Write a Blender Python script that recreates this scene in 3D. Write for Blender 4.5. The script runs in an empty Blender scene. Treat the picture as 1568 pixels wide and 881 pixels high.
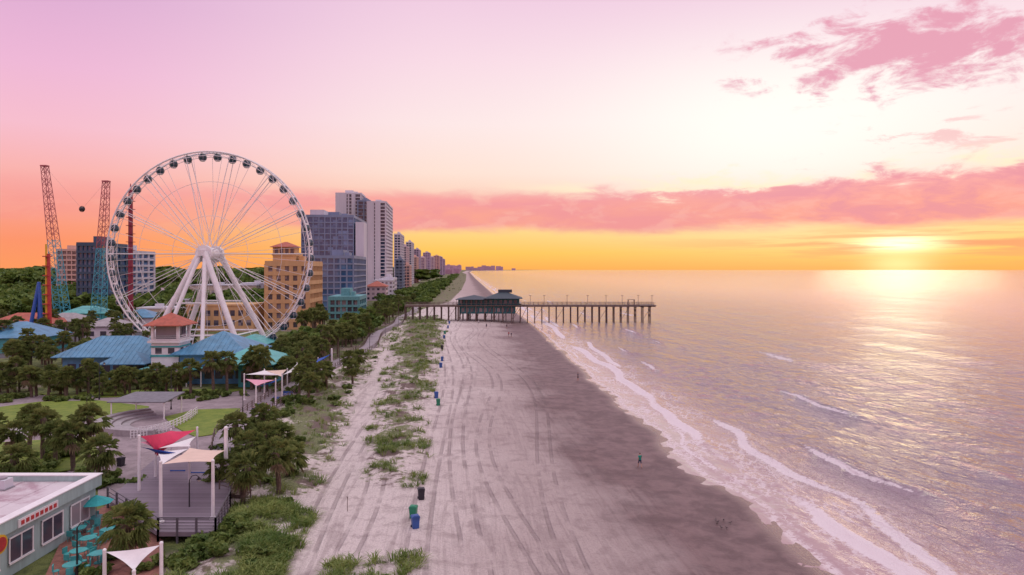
import bpy, math, random
import numpy as np
from mathutils import Vector, Matrix
random.seed(3); rng=np.random.default_rng(3)
H=22.0; F=1045.0; SEA=-0.9
def G(px,py,z=0.0):
    Y=(H-z)*F/(py-413.0); return ((px-784.0)/F*Y, Y)
sc=bpy.context.scene
COL=sc.collection
# ---------------------------------------------------------------- node helpers
def lin(r,g,b):
    f=lambda c:(c/255/12.92 if c/255<=0.04045 else ((c/255+0.055)/1.055)**2.4)
    return (f(r),f(g),f(b))
class T:
    def __init__(s,nt): s.nt=nt
    def n(s,t,**k):
        nd=s.nt.nodes.new(t)
        for a,b in k.items(): setattr(nd,a,b)
        return nd
    def put(s,inp,v):
        if isinstance(v,bpy.types.NodeSocket): s.nt.links.new(v,inp)
        elif isinstance(v,(tuple,list)):
            inp.default_value=tuple(v)+((1.0,) if len(v)==3 and inp.type=='RGBA' else ())
        else: inp.default_value=v
    def m(s,op,*a,clamp=False):
        nd=s.n('ShaderNodeMath',operation=op,use_clamp=clamp)
        for i,v in enumerate(a): s.put(nd.inputs[i],v)
        return nd.outputs[0]
    def mr(s,v,a,b,c=0.0,d=1.0,smooth=True):
        nd=s.n('ShaderNodeMapRange',interpolation_type='SMOOTHSTEP' if smooth else 'LINEAR')
        for i,x in enumerate((v,a,b,c,d)): s.put(nd.inputs[i],x)
        return nd.outputs[0]
    def mix(s,f,a,b,bt='MIX'):
        nd=s.n('ShaderNodeMix',data_type='RGBA',blend_type=bt,clamp_factor=True)
        s.put(nd.inputs[0],f); s.put(nd.inputs[6],a); s.put(nd.inputs[7],b)
        return nd.outputs[2]
    def noise(s,vec,scale,detail=3.0,rough=0.5,dist=0.0):
        nd=s.n('ShaderNodeTexNoise')
        s.put(nd.inputs['Vector'],vec); s.put(nd.inputs['Scale'],scale); s.put(nd.inputs['Detail'],detail)
        s.put(nd.inputs['Roughness'],rough); s.put(nd.inputs['Distortion'],dist)
        return nd.outputs[0]
    def comb(s,x,y,z):
        nd=s.n('ShaderNodeCombineXYZ')
        for i,v in enumerate((x,y,z)): s.put(nd.inputs[i],v)
        return nd.outputs[0]
    def sep(s,v):
        nd=s.n('ShaderNodeSeparateXYZ'); s.put(nd.inputs[0],v); return nd.outputs
    def ramp(s,f,stops):
        nd=s.n('ShaderNodeValToRGB'); cr=nd.color_ramp
        while len(cr.elements)<len(stops): cr.elements.new(0.5)
        for e,(p,c) in zip(cr.elements,stops): e.position=p; e.color=tuple(c)+(1,)
        s.put(nd.inputs[0],f); return nd.outputs[0]
    def bump(s,h,strength,dist,normal=None):
        nd=s.n('ShaderNodeBump'); s.put(nd.inputs['Height'],h); s.put(nd.inputs['Strength'],strength); s.put(nd.inputs['Distance'],dist)
        if normal is not None: s.put(nd.inputs['Normal'],normal)
        return nd.outputs[0]
    def attr(s,name):
        nd=s.n('ShaderNodeAttribute',attribute_name=name); return nd.outputs['Fac']
    def obj(s): return s.n('ShaderNodeTexCoord').outputs['Object']
    def pos(s): return s.n('ShaderNodeNewGeometry').outputs['Position']
def newmat(name):
    m=bpy.data.materials.new(name); m.use_nodes=True
    nt=m.node_tree; b=nt.nodes['Principled BSDF']
    return m,T(nt),b
_m={}
def mat(name,col,rough=0.6,var=0.18,scale=1.5,metal=0.0,bump=0.0,streak=False):
    if name in _m: return _m[name]
    m,t,b=newmat(name)
    v=t.pos()
    if streak:
        x=t.sep(v); v=t.comb(x[0],x[1],t.m('MULTIPLY',x[2],0.15))
    n1=t.noise(v,scale,4.0,0.6); n2=t.noise(v,scale*7,2.0,0.6)
    f=t.mr(t.m('ADD',t.m('MULTIPLY',n1,0.7),t.m('MULTIPLY',n2,0.3)),0.35,0.65)
    lo=tuple(c*(1-var) for c in col); hi=tuple(min(1,c*(1+var*0.6)) for c in col)
    t.put(b.inputs['Base Color'],t.mix(f,lo,hi))
    b.inputs['Roughness'].default_value=rough; b.inputs['Metallic'].default_value=metal
    if bump: t.put(b.inputs['Normal'],t.bump(n2,bump,0.05))
    _m[name]=m; return m
def glass_mat(name,dark,light,bx=3.5,bz=3.2,frac=0.35,rough=0.12):
    m,t,b=newmat(name)
    x=t.sep(t.obj())
    fx=t.m('FLOOR',t.m('DIVIDE',x[0],bx)); fy=t.m('FLOOR',t.m('DIVIDE',x[1],bx)); fz=t.m('FLOOR',t.m('DIVIDE',x[2],bz))
    wn=t.n('ShaderNodeTexWhiteNoise'); t.put(wn.inputs['Vector'],t.comb(fx,fy,fz))
    f=t.mr(wn.outputs['Value'],1-frac,1.0)
    t.put(b.inputs['Base Color'],t.mix(f,dark,light)); b.inputs['Roughness'].default_value=rough
    b.inputs['Specular IOR Level'].default_value=0.8
    return m
# ---------------------------------------------------------------- mesh helpers
class MB:
    def __init__(s): s.v=[]; s.f=[]; s.mi=[]
    def add(s,vs,fs,m=0):
        o=len(s.v); s.v+= [tuple(p) for p in vs]; s.f+=[tuple(i+o for i in f) for f in fs]; s.mi+=[m]*len(fs)
    def box(s,x0,x1,y0,y1,z0,z1,m=0):
        s.add([(x0,y0,z0),(x1,y0,z0),(x1,y1,z0),(x0,y1,z0),(x0,y0,z1),(x1,y0,z1),(x1,y1,z1),(x0,y1,z1)],
              [(0,3,2,1),(4,5,6,7),(0,1,5,4),(1,2,6,5),(2,3,7,6),(3,0,4,7)],m)
    def cyl(s,p0,p1,r0,r1=None,n=8,m=0,cap=True):
        r1=r0 if r1 is None else r1
        p0=Vector(p0); p1=Vector(p1); d=(p1-p0)
        if d.length<1e-6: return
        d.normalize(); a=d.orthogonal().normalized(); b=d.cross(a)
        vs=[]
        for p,r in ((p0,r0),(p1,r1)):
            for i in range(n):
                an=2*math.pi*i/n; vs.append(p+a*(r*math.cos(an))+b*(r*math.sin(an)))
        fs=[(i,(i+1)%n,n+(i+1)%n,n+i) for i in range(n)]
        if cap: fs+= [tuple(range(n-1,-1,-1)),tuple(range(n,2*n))]
        s.add(vs,fs,m)
    def tube(s,pts,r,n=6,m=0):
        for a,b in zip(pts[:-1],pts[1:]): s.cyl(a,b,r,r,n,m,False)
    def prism(s,pts,z0,z1,m=0):
        ar=sum(pts[i][0]*pts[(i+1)%len(pts)][1]-pts[(i+1)%len(pts)][0]*pts[i][1] for i in range(len(pts)))
        if ar<0: pts=pts[::-1]
        n=len(pts)
        s.add([(p[0],p[1],z0) for p in pts]+[(p[0],p[1],z1) for p in pts],
              [tuple(range(n-1,-1,-1)),tuple(range(n,2*n))]+[(i,(i+1)%n,n+(i+1)%n,n+i) for i in range(n)],m)
    def hip(s,x0,x1,y0,y1,z0,z1,inset=None,m=0,th=0.15):
        w=x1-x0; d=y1-y0; k=min(w,d)/2 if inset is None else inset
        if w>=d: a=(x0+k,(y0+y1)/2,z1); b=(x1-k,(y0+y1)/2,z1)
        else: a=((x0+x1)/2,y0+k,z1); b=((x0+x1)/2,y1-k,z1)
        if w>=d: fs=[(4,5,9,8),(5,6,9),(6,7,8,9),(7,4,8)]
        else: fs=[(4,5,8),(5,6,9,8),(6,7,9),(7,4,8,9)]
        s.add([(x0,y0,z0-th),(x1,y0,z0-th),(x1,y1,z0-th),(x0,y1,z0-th),(x0,y0,z0),(x1,y0,z0),(x1,y1,z0),(x0,y1,z0),a,b],
              [(0,3,2,1),(0,1,5,4),(1,2,6,5),(2,3,7,6),(3,0,4,7)]+fs,m)
    def sphere(s,c,r,seg=12,rings=8,m=0,sz=1.0):
        vs=[(c[0],c[1],c[2]+r*sz)]
        for j in range(1,rings):
            ph=math.pi*j/rings
            for i in range(seg):
                th=2*math.pi*i/seg
                vs.append((c[0]+r*math.sin(ph)*math.cos(th),c[1]+r*math.sin(ph)*math.sin(th),c[2]+r*sz*math.cos(ph)))
        vs.append((c[0],c[1],c[2]-r*sz)); L=len(vs)-1; fs=[]
        for i in range(seg): fs.append((0,1+i,1+(i+1)%seg)); 
        for j in range(rings-2):
            for i in range(seg):
                a=1+j*seg+i; b=1+j*seg+(i+1)%seg; fs.append((a,a+seg,b+seg,b))
        for i in range(seg): fs.append((L,1+(rings-2)*seg+(i+1)%seg,1+(rings-2)*seg+i))
        s.add(vs,fs,m)
    def obj(s,name,mats,parent=None,smooth=False,loc=None,rot=0.0):
        me=bpy.data.meshes.new(name); me.from_pydata(s.v,[],s.f)
        if not isinstance(mats,(list,tuple)): mats=[mats]
        for m in mats: me.materials.append(m)
        me.polygons.foreach_set('material_index',s.mi)
        if smooth: me.polygons.foreach_set('use_smooth',[True]*len(s.f))
        me.update()
        o=bpy.data.objects.new(name,me); COL.objects.link(o)
        if parent: o.parent=parent
        if loc: o.location=loc
        o.rotation_euler[2]=rot
        return o
def empty(name,loc=(0,0,0),rot=0.0):
    e=bpy.data.objects.new(name,None); COL.objects.link(e); e.location=loc; e.rotation_euler[2]=rot
    e.empty_display_size=0.5; return e
def inst(name,me,loc,rot=0.0,scale=1.0,parent=None):
    o=bpy.data.objects.new(name,me); COL.objects.link(o); o.location=loc; o.rotation_euler[2]=rot; o.scale=(scale,)*3 if not isinstance(scale,tuple) else scale
    if parent: o.parent=parent
    return o
def npmesh(name,V,Fc,mats,mi=None,smooth=False,link=True):
    me=bpy.data.meshes.new(name); me.from_pydata(V.tolist(),[],Fc.tolist() if hasattr(Fc,'tolist') else Fc)
    for m in (mats if isinstance(mats,(list,tuple)) else [mats]): me.materials.append(m)
    if mi is not None: me.polygons.foreach_set('material_index',mi)
    if smooth: me.polygons.foreach_set('use_smooth',np.ones(len(Fc),bool))
    me.update()
    if not link: return me
    o=bpy.data.objects.new(name,me); COL.objects.link(o); return o
# ---------------------------------------------------------------- camera
cam=bpy.data.cameras.new('camera'); co=bpy.data.objects.new('camera',cam); COL.objects.link(co)
co.location=(0,0,H); co.rotation_euler=(math.radians(90),0,0)
cam.sensor_width=36; cam.lens=36*F/1568; cam.shift_y=-27.5/1568; cam.clip_start=0.5; cam.clip_end=90000
sc.camera=co
sc.view_settings.view_transform='Standard'; sc.view_settings.look='None'; sc.view_settings.exposure=0
# ---------------------------------------------------------------- sky
SUN_AZ=29.7; SUN_EL=2.6
w=bpy.data.worlds.new('World'); sc.world=w; w.use_nodes=True
t=T(w.node_tree)
for nd in list(w.node_tree.nodes): w.node_tree.nodes.remove(nd)
d=t.sep(t.n('ShaderNodeTexCoord').outputs['Generated'])
DEG=57.29578
az=t.m('MULTIPLY',t.m('ARCTAN2',d[0],d[1]),DEG); el=t.m('MULTIPLY',t.m('ARCSINE',d[2]),DEG)
e=t.m('DIVIDE',el,40.0,clamp=True)
R=lambda s:[(a/40.0,lin(*c)) for a,c in s]
left=t.ramp(e,R([(0,(254,156,96)),(2.0,(253,150,108)),(4.8,(250,162,146)),(7,(250,180,176)),(10,(247,190,206)),(14,(239,184,215)),(19,(223,174,212)),(40,(196,176,226))]))
mid=t.ramp(e,R([(0,(255,176,84)),(1.4,(255,200,90)),(3.2,(255,214,132)),(5.5,(252,202,176)),(8,(254,225,210)),(12,(253,230,230)),(17,(249,218,230)),(22,(240,204,226)),(40,(205,186,230))]))
azl=t.mr(az,-36.0,-4.0)
back=t.mr(t.m('ABSOLUTE',az),70.0,120.0)
sky=t.mix(azl,left,mid)
sky=t.mix(back,sky,left)
def gauss(a0,e0,sa,se):
    a=t.m('POWER',t.m('ABSOLUTE',t.m('DIVIDE',t.m('SUBTRACT',az,a0),sa)),2.0)
    b=t.m('POWER',t.m('ABSOLUTE',t.m('DIVIDE',t.m('SUBTRACT',el,e0),se)),2.0)
    return t.m('EXPONENT',t.m('MULTIPLY',t.m('ADD',a,b),-1.0))
sky=t.mix(t.m('MULTIPLY',gauss(22,11.5,17,6.6),0.97,clamp=True),sky,(1.05,1.02,0.95))
sky=t.mix(t.m('MULTIPLY',gauss(27,2.6,10,1.4),0.25),sky,(1.02,0.80,0.36))
# cloud band
vc=t.comb(t.m('MULTIPLY',az,0.10),t.m('MULTIPLY',el,0.42),0.0)
n1=t.noise(vc,1.0,5.0,0.6,0.3)
vc2=t.comb(t.m('MULTIPLY',az,0.20),t.m('MULTIPLY',el,0.60),3.7)
n2=t.noise(vc2,1.3,6.0,0.64,0.4)
vari=t.mr(az,2.0,16.0,1.3,4.8)
top=t.m('ADD',t.m('ADD',6.5,t.m('MULTIPLY',t.m('SUBTRACT',n2,0.5),vari)),t.mr(az,12.0,34.0,0.0,0.8))
bot=t.m('ADD',3.2,t.m('MULTIPLY',t.m('SUBTRACT',n1,0.5),2.0))
band=t.m('MULTIPLY',t.mr(t.m('SUBTRACT',el,bot),-0.4,0.6),t.mr(t.m('SUBTRACT',top,el),-0.4,0.9))
band=t.m('MULTIPLY',band,t.mr(az,-38.0,-8.0,0.25,0.95))
ccol=t.mix(t.mr(n1,0.36,0.64),lin(240,146,154),lin(250,160,146))
ccol=t.mix(t.mr(el,4.5,7.5),ccol,lin(246,160,168))
ccol=t.mix(t.m('MULTIPLY',t.mr(n2,0.50,0.38),0.35),ccol,lin(252,188,176))
ccol=t.mix(t.m('MULTIPLY',t.mr(az,10.0,26.0),t.m('MULTIPLY',t.mr(n2,0.48,0.62),0.6)),ccol,lin(226,136,160))
fr=t.m('MULTIPLY',t.mr(t.m('SUBTRACT',el,top),-0.5,0.0),t.mr(t.m('SUBTRACT',el,top),1.3,0.2))
fr=t.m('MULTIPLY',fr,t.m('MULTIPLY',t.mr(az,-4.0,8.0),t.mr(n1,0.42,0.6)))
sky=t.mix(t.m('MULTIPLY',band,0.95),sky,ccol)
sky=t.mix(t.m('MULTIPLY',fr,0.7),sky,lin(255,244,205))
# upper right clouds
vc3=t.comb(t.m('MULTIPLY',az,0.16),t.m('MULTIPLY',el,0.38),9.3)
n3=t.noise(vc3,1.6,7.0,0.64,0.3)
msk=gauss(31,15.8,10.5,2.9)
cl=t.mr(t.m('ADD',n3,t.m('MULTIPLY',msk,0.27)),0.575,0.77)
cl=t.m('MULTIPLY',cl,t.mr(msk,0.02,0.25))
sky=t.mix(t.m('MULTIPLY',cl,0.95),sky,lin(232,160,182))
msk=gauss(33,9.6,9,1.6)
cl=t.m('MULTIPLY',t.mr(t.m('ADD',n2,t.m('MULTIPLY',msk,0.1)),0.60,0.72),msk)
sky=t.mix(t.m('MULTIPLY',cl,0.7),sky,lin(245,186,190))
# streaks near the horizon and the sun glow
vs=t.comb(t.m('MULTIPLY',az,0.09),t.m('MULTIPLY',el,1.9),1.2)
n4=t.noise(vs,1.0,5.0,0.6,0.2)
st=t.m('MULTIPLY',t.mr(n4,0.46,0.60),gauss(33,1.9,15,1.1))
sky=t.mix(t.m('MULTIPLY',st,0.9),sky,lin(248,160,116))
glow=t.m('MULTIPLY',gauss(29.5,1.9,2.5,0.6),t.mr(n4,0.66,0.5,0.2,1.0))
sky=t.mix(glow,sky,(1.8,1.6,0.95))
sky=t.mix(t.m('MULTIPLY',gauss(29.5,0.4,2.0,0.8),0.6),sky,(1.3,1.1,0.5))
# zenith (out of frame) brightened to add light on the foreground
sky=t.mix(t.mr(el,24.0,60.0),sky,(1.34,1.22,1.27))
sky=t.mix(t.mr(el,0.0,-2.0),sky,(0.55,0.38,0.36))
bg=t.n('ShaderNodeBackground'); t.put(bg.inputs[0],sky); bg.inputs[1].default_value=1.0
ns=t.n('ShaderNodeTexSky'); ns.sky_type='NISHITA'; ns.sun_disc=False; ns.sun_elevation=math.radians(SUN_EL); ns.sun_rotation=math.radians(SUN_AZ)
bg2=t.n('ShaderNodeBackground'); t.put(bg2.inputs[0],ns.outputs[0]); bg2.inputs[1].default_value=0.002
ad=t.n('ShaderNodeAddShader'); t.nt.links.new(bg.outputs[0],ad.inputs[0]); t.nt.links.new(bg2.outputs[0],ad.inputs[1])
ow=t.n('ShaderNodeOutputWorld'); t.nt.links.new(ad.outputs[0],ow.inputs[0])
sl=bpy.data.lights.new('sun','SUN'); sl.energy=0.05; sl.angle=math.radians(12); sl.color=(1.0,0.78,0.52)
so=bpy.data.objects.new('sun',sl); COL.objects.link(so); so.location=(300,500,60)
a=math.radians(SUN_AZ); el_=math.radians(7)
sd=Vector((math.sin(a)*math.cos(el_),math.cos(a)*math.cos(el_),math.sin(el_)))
so.rotation_euler=sd.to_track_quat('Z','Y').to_euler()
# ---------------------------------------------------------------- coast functions
sp=[(1300,885),(1215,828),(1200,800),(1130,757),(1062,712),(1015,668),(985,640),(935,602),(893,562),(852,527),(830,507),(812,492),(797,481),(762,455),(742,438),(729,427),(722,420),(719,417)]
S=[G(x,y,SEA) for x,y in sp]
S=[(46,-80),(30,20)]+S+[(-700,11965),(-350,16000),(600,24000),(2500,45000)]
SY=np.array([p[1] for p in S]); SX=np.array([p[0] for p in S])
def shore(y):
    y=np.asarray(y,float); k=np.clip(y*0.03,1.2,200)
    r=sum(np.interp(y+k*o,SY,SX) for o in (-2,-1,0,1,2))/5
    return r+0.5*np.sin(y*0.21)*np.clip((300-y)/200,0,1)+0.35*np.sin(y*0.47+1)*np.clip((200-y)/100,0,1)
bwp=[(350,700),(352,665),(385,632),(440,600),(505,568),(560,532),(600,500),(628,480),(650,462),(676,442),(697,425),(703,419)]
BW=[G(*p) for p in bwp]
LB=[(-24,-80),(-24,40),(-25.5,56),(-28,68)]+BW+[(-800,12000),(-600,16000),(300,24000),(2000,45000)]
LBY=np.array([p[1] for p in LB]); LBX=np.array([p[0] for p in LB])
def landx(y): return np.interp(y,LBY,LBX)
VEG=[[(608,488),(680,484),(684,505),(668,560),(657,640),(642,742),(585,748),(553,738),(562,690),(572,630),(585,580),(600,525)],
 [(655,442),(674,440),(640,480),(612,498),(600,520),(562,575),(545,610),(520,690),(492,758),(430,765),(380,765),(360,700),(400,640),(440,606),(505,573),(560,537),(600,505),(628,484)],
 [(250,905),(300,830),(340,800),(380,765),(430,772),(474,792),(445,850),(400,905)],
 [(500,890),(512,868),(560,858),(640,850),(625,872),(560,905),(505,905)],
 [(645,474),(688,462),(706,444),(713,430),(714,420),(706,417),(697,424),(676,441),(650,460),(634,474)]]
VEGW=[np.array([G(*p) for p in q]) for q in VEG]
def sdf(poly,x,y):
    x=np.asarray(x,float); y=np.asarray(y,float)
    d=np.full(x.shape,1e18); ins=np.zeros(x.shape,bool); n=len(poly)
    for i in range(n):
        ax,ay=poly[i]; bx,by=poly[(i+1)%n]; ex,ey=bx-ax,by-ay
        tt=np.clip(((x-ax)*ex+(y-ay)*ey)/(ex*ex+ey*ey),0,1)
        d=np.minimum(d,(x-ax-tt*ex)**2+(y-ay-tt*ey)**2)
        c=((ay>y)!=(by>y)); xx=ax+(y-ay)/(ey if abs(ey)>1e-9 else 1e-9)*ex
        ins^= c&(x<xx)
    d=np.sqrt(d); return np.where(ins,d,-d)
def vegd(x,y):
    r=np.full(np.asarray(x).shape,-50.0)
    for q in VEGW: r=np.maximum(r,sdf(q,x,y))
    return r
def sn(x,y,f,ph=0):
    return (np.sin(x*f+1.7*np.sin(y*f*0.63+ph)+ph)*np.cos(y*f*0.9+1.3*np.sin(x*f*0.71+2*ph))+0.5*np.sin(x*f*2.3+ph*3+np.sin(y*f*1.9))*np.sin(y*f*2.1+ph))/1.5
def patch(x,y): return 0.9*sn(x,y,0.5,0.7)+0.6*sn(x,y,1.6,2.2)+0.55*sn(x,y*0.7,0.27,3.1)
def zt(x,y,v=None):
    x=np.asarray(x,float); y=np.asarray(y,float); s=x-shore(y)
    u=np.clip(-s/26.0,0,1); z=SEA+0.9*(u*u*(3-2*u))*0.55+0.9*0.45*u
    z=np.where(s>0,SEA-np.clip(s*0.05,0,5),z)
    if v is None: v=vegd(x,y)
    near=np.clip((600-y)/300,0,1)
    z=z+np.clip((v+0.5)/3,0,1)*(0.35+0.38*sn(x,y,0.45,1.1)+0.16*patch(x,y))*near
    z=z+0.04*sn(x,y,0.5,0.3)*np.clip(-s/8,0,1)*near+0.02*sn(x,y,2.1,0.9)*np.clip(-s/8,0,1)*near
    lf=np.clip((landx(y)-x)/3,0,1); z=z*(1-lf)+(-0.02)*lf
    return z
def zg(x,y): return float(zt(np.array([x]),np.array([y]))[0])
# ---------------------------------------------------------------- terrain
rows=np.concatenate([np.arange(-60,30,4.0),np.arange(30,170,0.55),170*np.exp(np.linspace(0,math.log(45000/170.0),240))])
cols=np.concatenate([-np.exp(np.linspace(math.log(9000),math.log(72),34)),np.arange(-71,3,0.6),np.array([3,5,8,12,20,40,90,300,1000,4000,15000])])
YY,CC=np.meshgrid(rows,cols,indexing='ij')
kk=np.clip(YY/400.0,1,5)
XX=shore(YY)+CC*kk**0.5
VD=vegd(XX,YY)
ZZ=zt(XX,YY,VD)
def gridmesh(name,XX,YY,ZZ,mats,attrs):
    nr,nc=XX.shape; V=np.stack([XX.ravel(),YY.ravel(),ZZ.ravel()],1)
    i=np.arange(nr*nc).reshape(nr,nc)
    Fq=np.stack([i[:-1,:-1].ravel(),i[:-1,1:].ravel(),i[1:,1:].ravel(),i[1:,:-1].ravel()],1)
    o=npmesh(name,V,Fq,mats,smooth=True)
    for k,a in attrs.items():
        at=o.data.attributes.new(k,'FLOAT','POINT'); at.data.foreach_set('value',a.ravel().astype(np.float32))
    return o
m,t,b=newmat('sand_and_dunes')
P=t.pos(); x=t.sep(P); s=t.attr('s'); vg=t.attr('veg'); ld=t.attr('land'); pa=t.attr('patch')
u=t.m('ADD',x[0],t.m('MULTIPLY',x[1],0.09))
big=t.noise(P,0.07,3.0,0.55); med=t.noise(P,0.5,6.0,0.65,0.3); fine=t.noise(P,5.0,3.0,0.7)
stv=t.comb(t.m('MULTIPLY',u,1.0),t.m('MULTIPLY',x[1],0.075),0.0)
strk=t.noise(stv,0.8,5.0,0.65,1.2); strk2=t.noise(t.comb(t.m('MULTIPLY',u,3.0),t.m('MULTIPLY',x[1],0.09),5.0),1.3,2.0,0.6,1.4)
sn_=t.m('ADD',s,t.m('MULTIPLY',t.m('SUBTRACT',big,0.5),18.0))
sn_=t.m('ADD',sn_,t.m('MULTIPLY',t.m('SUBTRACT',strk,0.5),10.0))
dry=t.mix(t.mr(sn_,-20.0,-34.0),(0.47,0.385,0.365),(0.68,0.60,0.565))
dk=(0.27,0.205,0.20)
dry=t.mix(t.m('MULTIPLY',t.mr(strk,0.50,0.36),0.40),dry,dk)
dry=t.mix(t.m('MULTIPLY',t.m('MULTIPLY',t.mr(strk2,0.55,0.66),t.mr(big,0.4,0.6)),0.25),dry,dk)
dry=t.mix(t.m('MULTIPLY',t.mr(fine,0.55,0.35),0.35),dry,(0.28,0.22,0.215))
dry=t.mix(t.m('MULTIPLY',t.mr(med,0.52,0.34),0.45),dry,dk)
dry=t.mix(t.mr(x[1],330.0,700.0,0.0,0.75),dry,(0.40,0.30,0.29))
trk=None
for u0,am,fr_,ph in ((-11.2,0.6,0.06,0.3),(-8.6,1.0,0.09,2.0),(-1.5,1.2,0.035,3.0),(2.2,1.5,0.045,1.0),(6.6,2.6,0.055,0.2),(12.5,3.2,0.04,2.6)):
    p_=t.m('ADD',t.m('MULTIPLY',t.m('SINE',t.m('ADD',t.m('MULTIPLY',x[1],fr_),ph)),am),u0)
    dd=t.m('ABSOLUTE',t.m('SUBTRACT',t.m('ABSOLUTE',t.m('SUBTRACT',u,p_)),0.85))
    l_=t.mr(dd,0.26,0.10); trk=l_ if trk is None else t.m('MAXIMUM',trk,l_)
trk=t.m('MULTIPLY',trk,t.mr(t.noise(P,0.16,3.0,0.6),0.38,0.54))
dry=t.mix(t.m('MULTIPLY',trk,0.5),dry,(0.25,0.195,0.195))
wet=t.mix(t.mr(med,0.35,0.65),(0.120,0.072,0.075),(0.20,0.128,0.128))
wet=t.mix(t.m('MULTIPLY',trk,0.3),wet,(.09,.06,.065))
wf=t.mr(sn_,-20.0,-9.0)
sand=t.mix(wf,dry,wet)
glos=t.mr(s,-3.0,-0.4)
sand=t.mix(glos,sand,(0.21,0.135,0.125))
vn=t.noise(P,1.1,5.0,0.65); vn2=t.noise(P,0.28,3.0,0.5)
farb=t.mr(x[1],320.0,420.0,0.0,4.0)
vm=t.m('ADD',t.m('ADD',t.m('MULTIPLY',t.m('SUBTRACT',vn,0.5),10.0),farb),t.m('ADD',t.m('MULTIPLY',pa,1.8),t.m('MULTIPLY',vg,0.50)))
vf=t.m('MULTIPLY',t.mr(vm,0.0,1.6),t.mr(vg,-1.0,0.3))
vcol=t.mix(t.mr(fine,0.35,0.65),(0.075,0.10,0.028),(0.19,0.22,0.07))
vcol=t.mix(t.mr(vn2,0.46,0.60),vcol,(0.13,0.085,0.07))
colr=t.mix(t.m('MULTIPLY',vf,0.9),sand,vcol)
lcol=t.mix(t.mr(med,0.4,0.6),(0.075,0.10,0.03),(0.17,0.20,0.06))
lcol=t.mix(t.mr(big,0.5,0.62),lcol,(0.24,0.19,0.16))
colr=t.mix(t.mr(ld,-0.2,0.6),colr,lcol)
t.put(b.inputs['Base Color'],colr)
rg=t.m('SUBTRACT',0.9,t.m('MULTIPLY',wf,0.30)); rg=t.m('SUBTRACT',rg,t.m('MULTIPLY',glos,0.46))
t.put(b.inputs['Roughness'],rg); b.inputs['Specular IOR Level'].default_value=0.35
hh=t.m('ADD',t.m('MULTIPLY',fine,0.6),t.m('ADD',med,t.m('MULTIPLY',strk2,0.4)))
hh=t.m('SUBTRACT',hh,t.m('MULTIPLY',trk,0.5))
bs=t.mr(s,-16.0,-6.0,1.0,0.3); bs=t.m('MULTIPLY',bs,t.mr(x[1],400.0,150.0,0.15,1.0))
t.put(b.inputs['Normal'],t.bump(hh,bs,0.26))
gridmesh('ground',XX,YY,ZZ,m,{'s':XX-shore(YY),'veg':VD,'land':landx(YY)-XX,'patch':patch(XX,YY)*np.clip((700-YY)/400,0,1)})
# ---------------------------------------------------------------- sea
wc=np.concatenate([np.arange(-7,45,0.45),45*np.exp(np.linspace(0,math.log(40000/45.0),75))])
YY,CC=np.meshgrid(rows,wc,indexing='ij'); XX=shore(YY)+CC
near=np.clip((900-YY)/600,0,1)
def crest(s0,amp,wd,fr,ph,thr):
    c=s0+0.9*np.sin(YY*0.05+ph)+0.4*np.sin(YY*0.17+ph); q=(CC-c)/wd
    prof=np.where(q<0,np.exp(-(q*2.4)**2),np.exp(-(q*0.8)**2))
    mod=np.clip(np.sin(YY*fr+ph)*0.6+np.sin(YY*fr*2.7+ph*2)*0.4+thr,0,1)
    return amp*prof*mod, q, mod
c1,q1,m1=crest(5.4,0.36,1.3,0.05,0.4,1.05)
c5,q5,m5=crest(9.8,0.30,1.6,0.06,2.9,0.6)
c6,q6,m6=crest(2.4,0.10,0.9,0.07,1.9,0.5)
c2,q2,m2=crest(17.5,0.45,2.4,0.06,3.6,0.15)
c3,q3,m3=crest(33,0.5,2.8,0.05,2.2,0.15)
c4,q4,m4=crest(56,0.5,3.6,0.04,0.6,0.1)
sw=0.15*np.sin(CC*0.33+0.8*np.sin(YY*0.03))*np.clip(CC/20,0,1)+0.09*sn(XX,YY,0.55,0.5)*np.clip(CC/10,0,1)
Z=SEA+0.015+near*(c1+c5+c6+c2+c3+c4+sw)+0.03*sn(XX,YY,0.7,2.0)*near
def fl(q,m_,w_,g=1.0,o=0.0): return np.exp(-((q+0.4)/w_)**2)*np.clip(m_*g-o,0,1)
foam=np.max([fl(q1,m1,.8),0.95*fl(q5,m5,.5,1.2,.05),0.7*fl(q6,m6,.5),0.85*fl(q2,m2,.24,1.4,.3),0.8*fl(q3,m3,.2,1.5,.4),0.75*fl(q4,m4,.18,1.5,.4)],axis=0)
m,t,b=newmat('sea_water')
P=t.pos(); x=t.sep(P); s=t.attr('s'); fo=t.attr('foam')
u=t.m('ADD',x[0],t.m('MULTIPLY',x[1],0.09))
def wv(su,sv,sc_,det,seed,dist=0.5):
    return t.noise(t.comb(t.m('MULTIPLY',u,su),t.m('MULTIPLY',x[1],sv),seed),sc_,det,0.6,dist)
w1=wv(1.0,0.40,0.16,3.0,1.0); w2=wv(1.0,0.50,0.7,4.0,4.0); w3=wv(1.0,0.8,3.2,2.0,8.0)
far=t.mr(x[1],900.0,150.0,0.35,1.0)
hgt=t.m('ADD',t.m('MULTIPLY',w1,1.9),t.m('ADD',t.m('MULTIPLY',w2,0.9),t.m('MULTIPLY',w3,0.16)))
amp=t.m('MULTIPLY',t.mr(s,0.0,14.0,0.12,1.0),far)
nrm=t.bump(hgt,amp,0.95)
seacol=t.mix(t.mr(s,2.0,24.0),(0.42,0.285,0.285),(0.23,0.175,0.225))
seacol=t.mix(t.mr(s,40.0,300.0),seacol,(0.66,0.40,0.42))  # pink sky reflection on the far water painted into base colour
vor=t.n('ShaderNodeTexVoronoi',feature='DISTANCE_TO_EDGE')
wob=t.noise(P,0.9,4.0,0.65)
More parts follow.
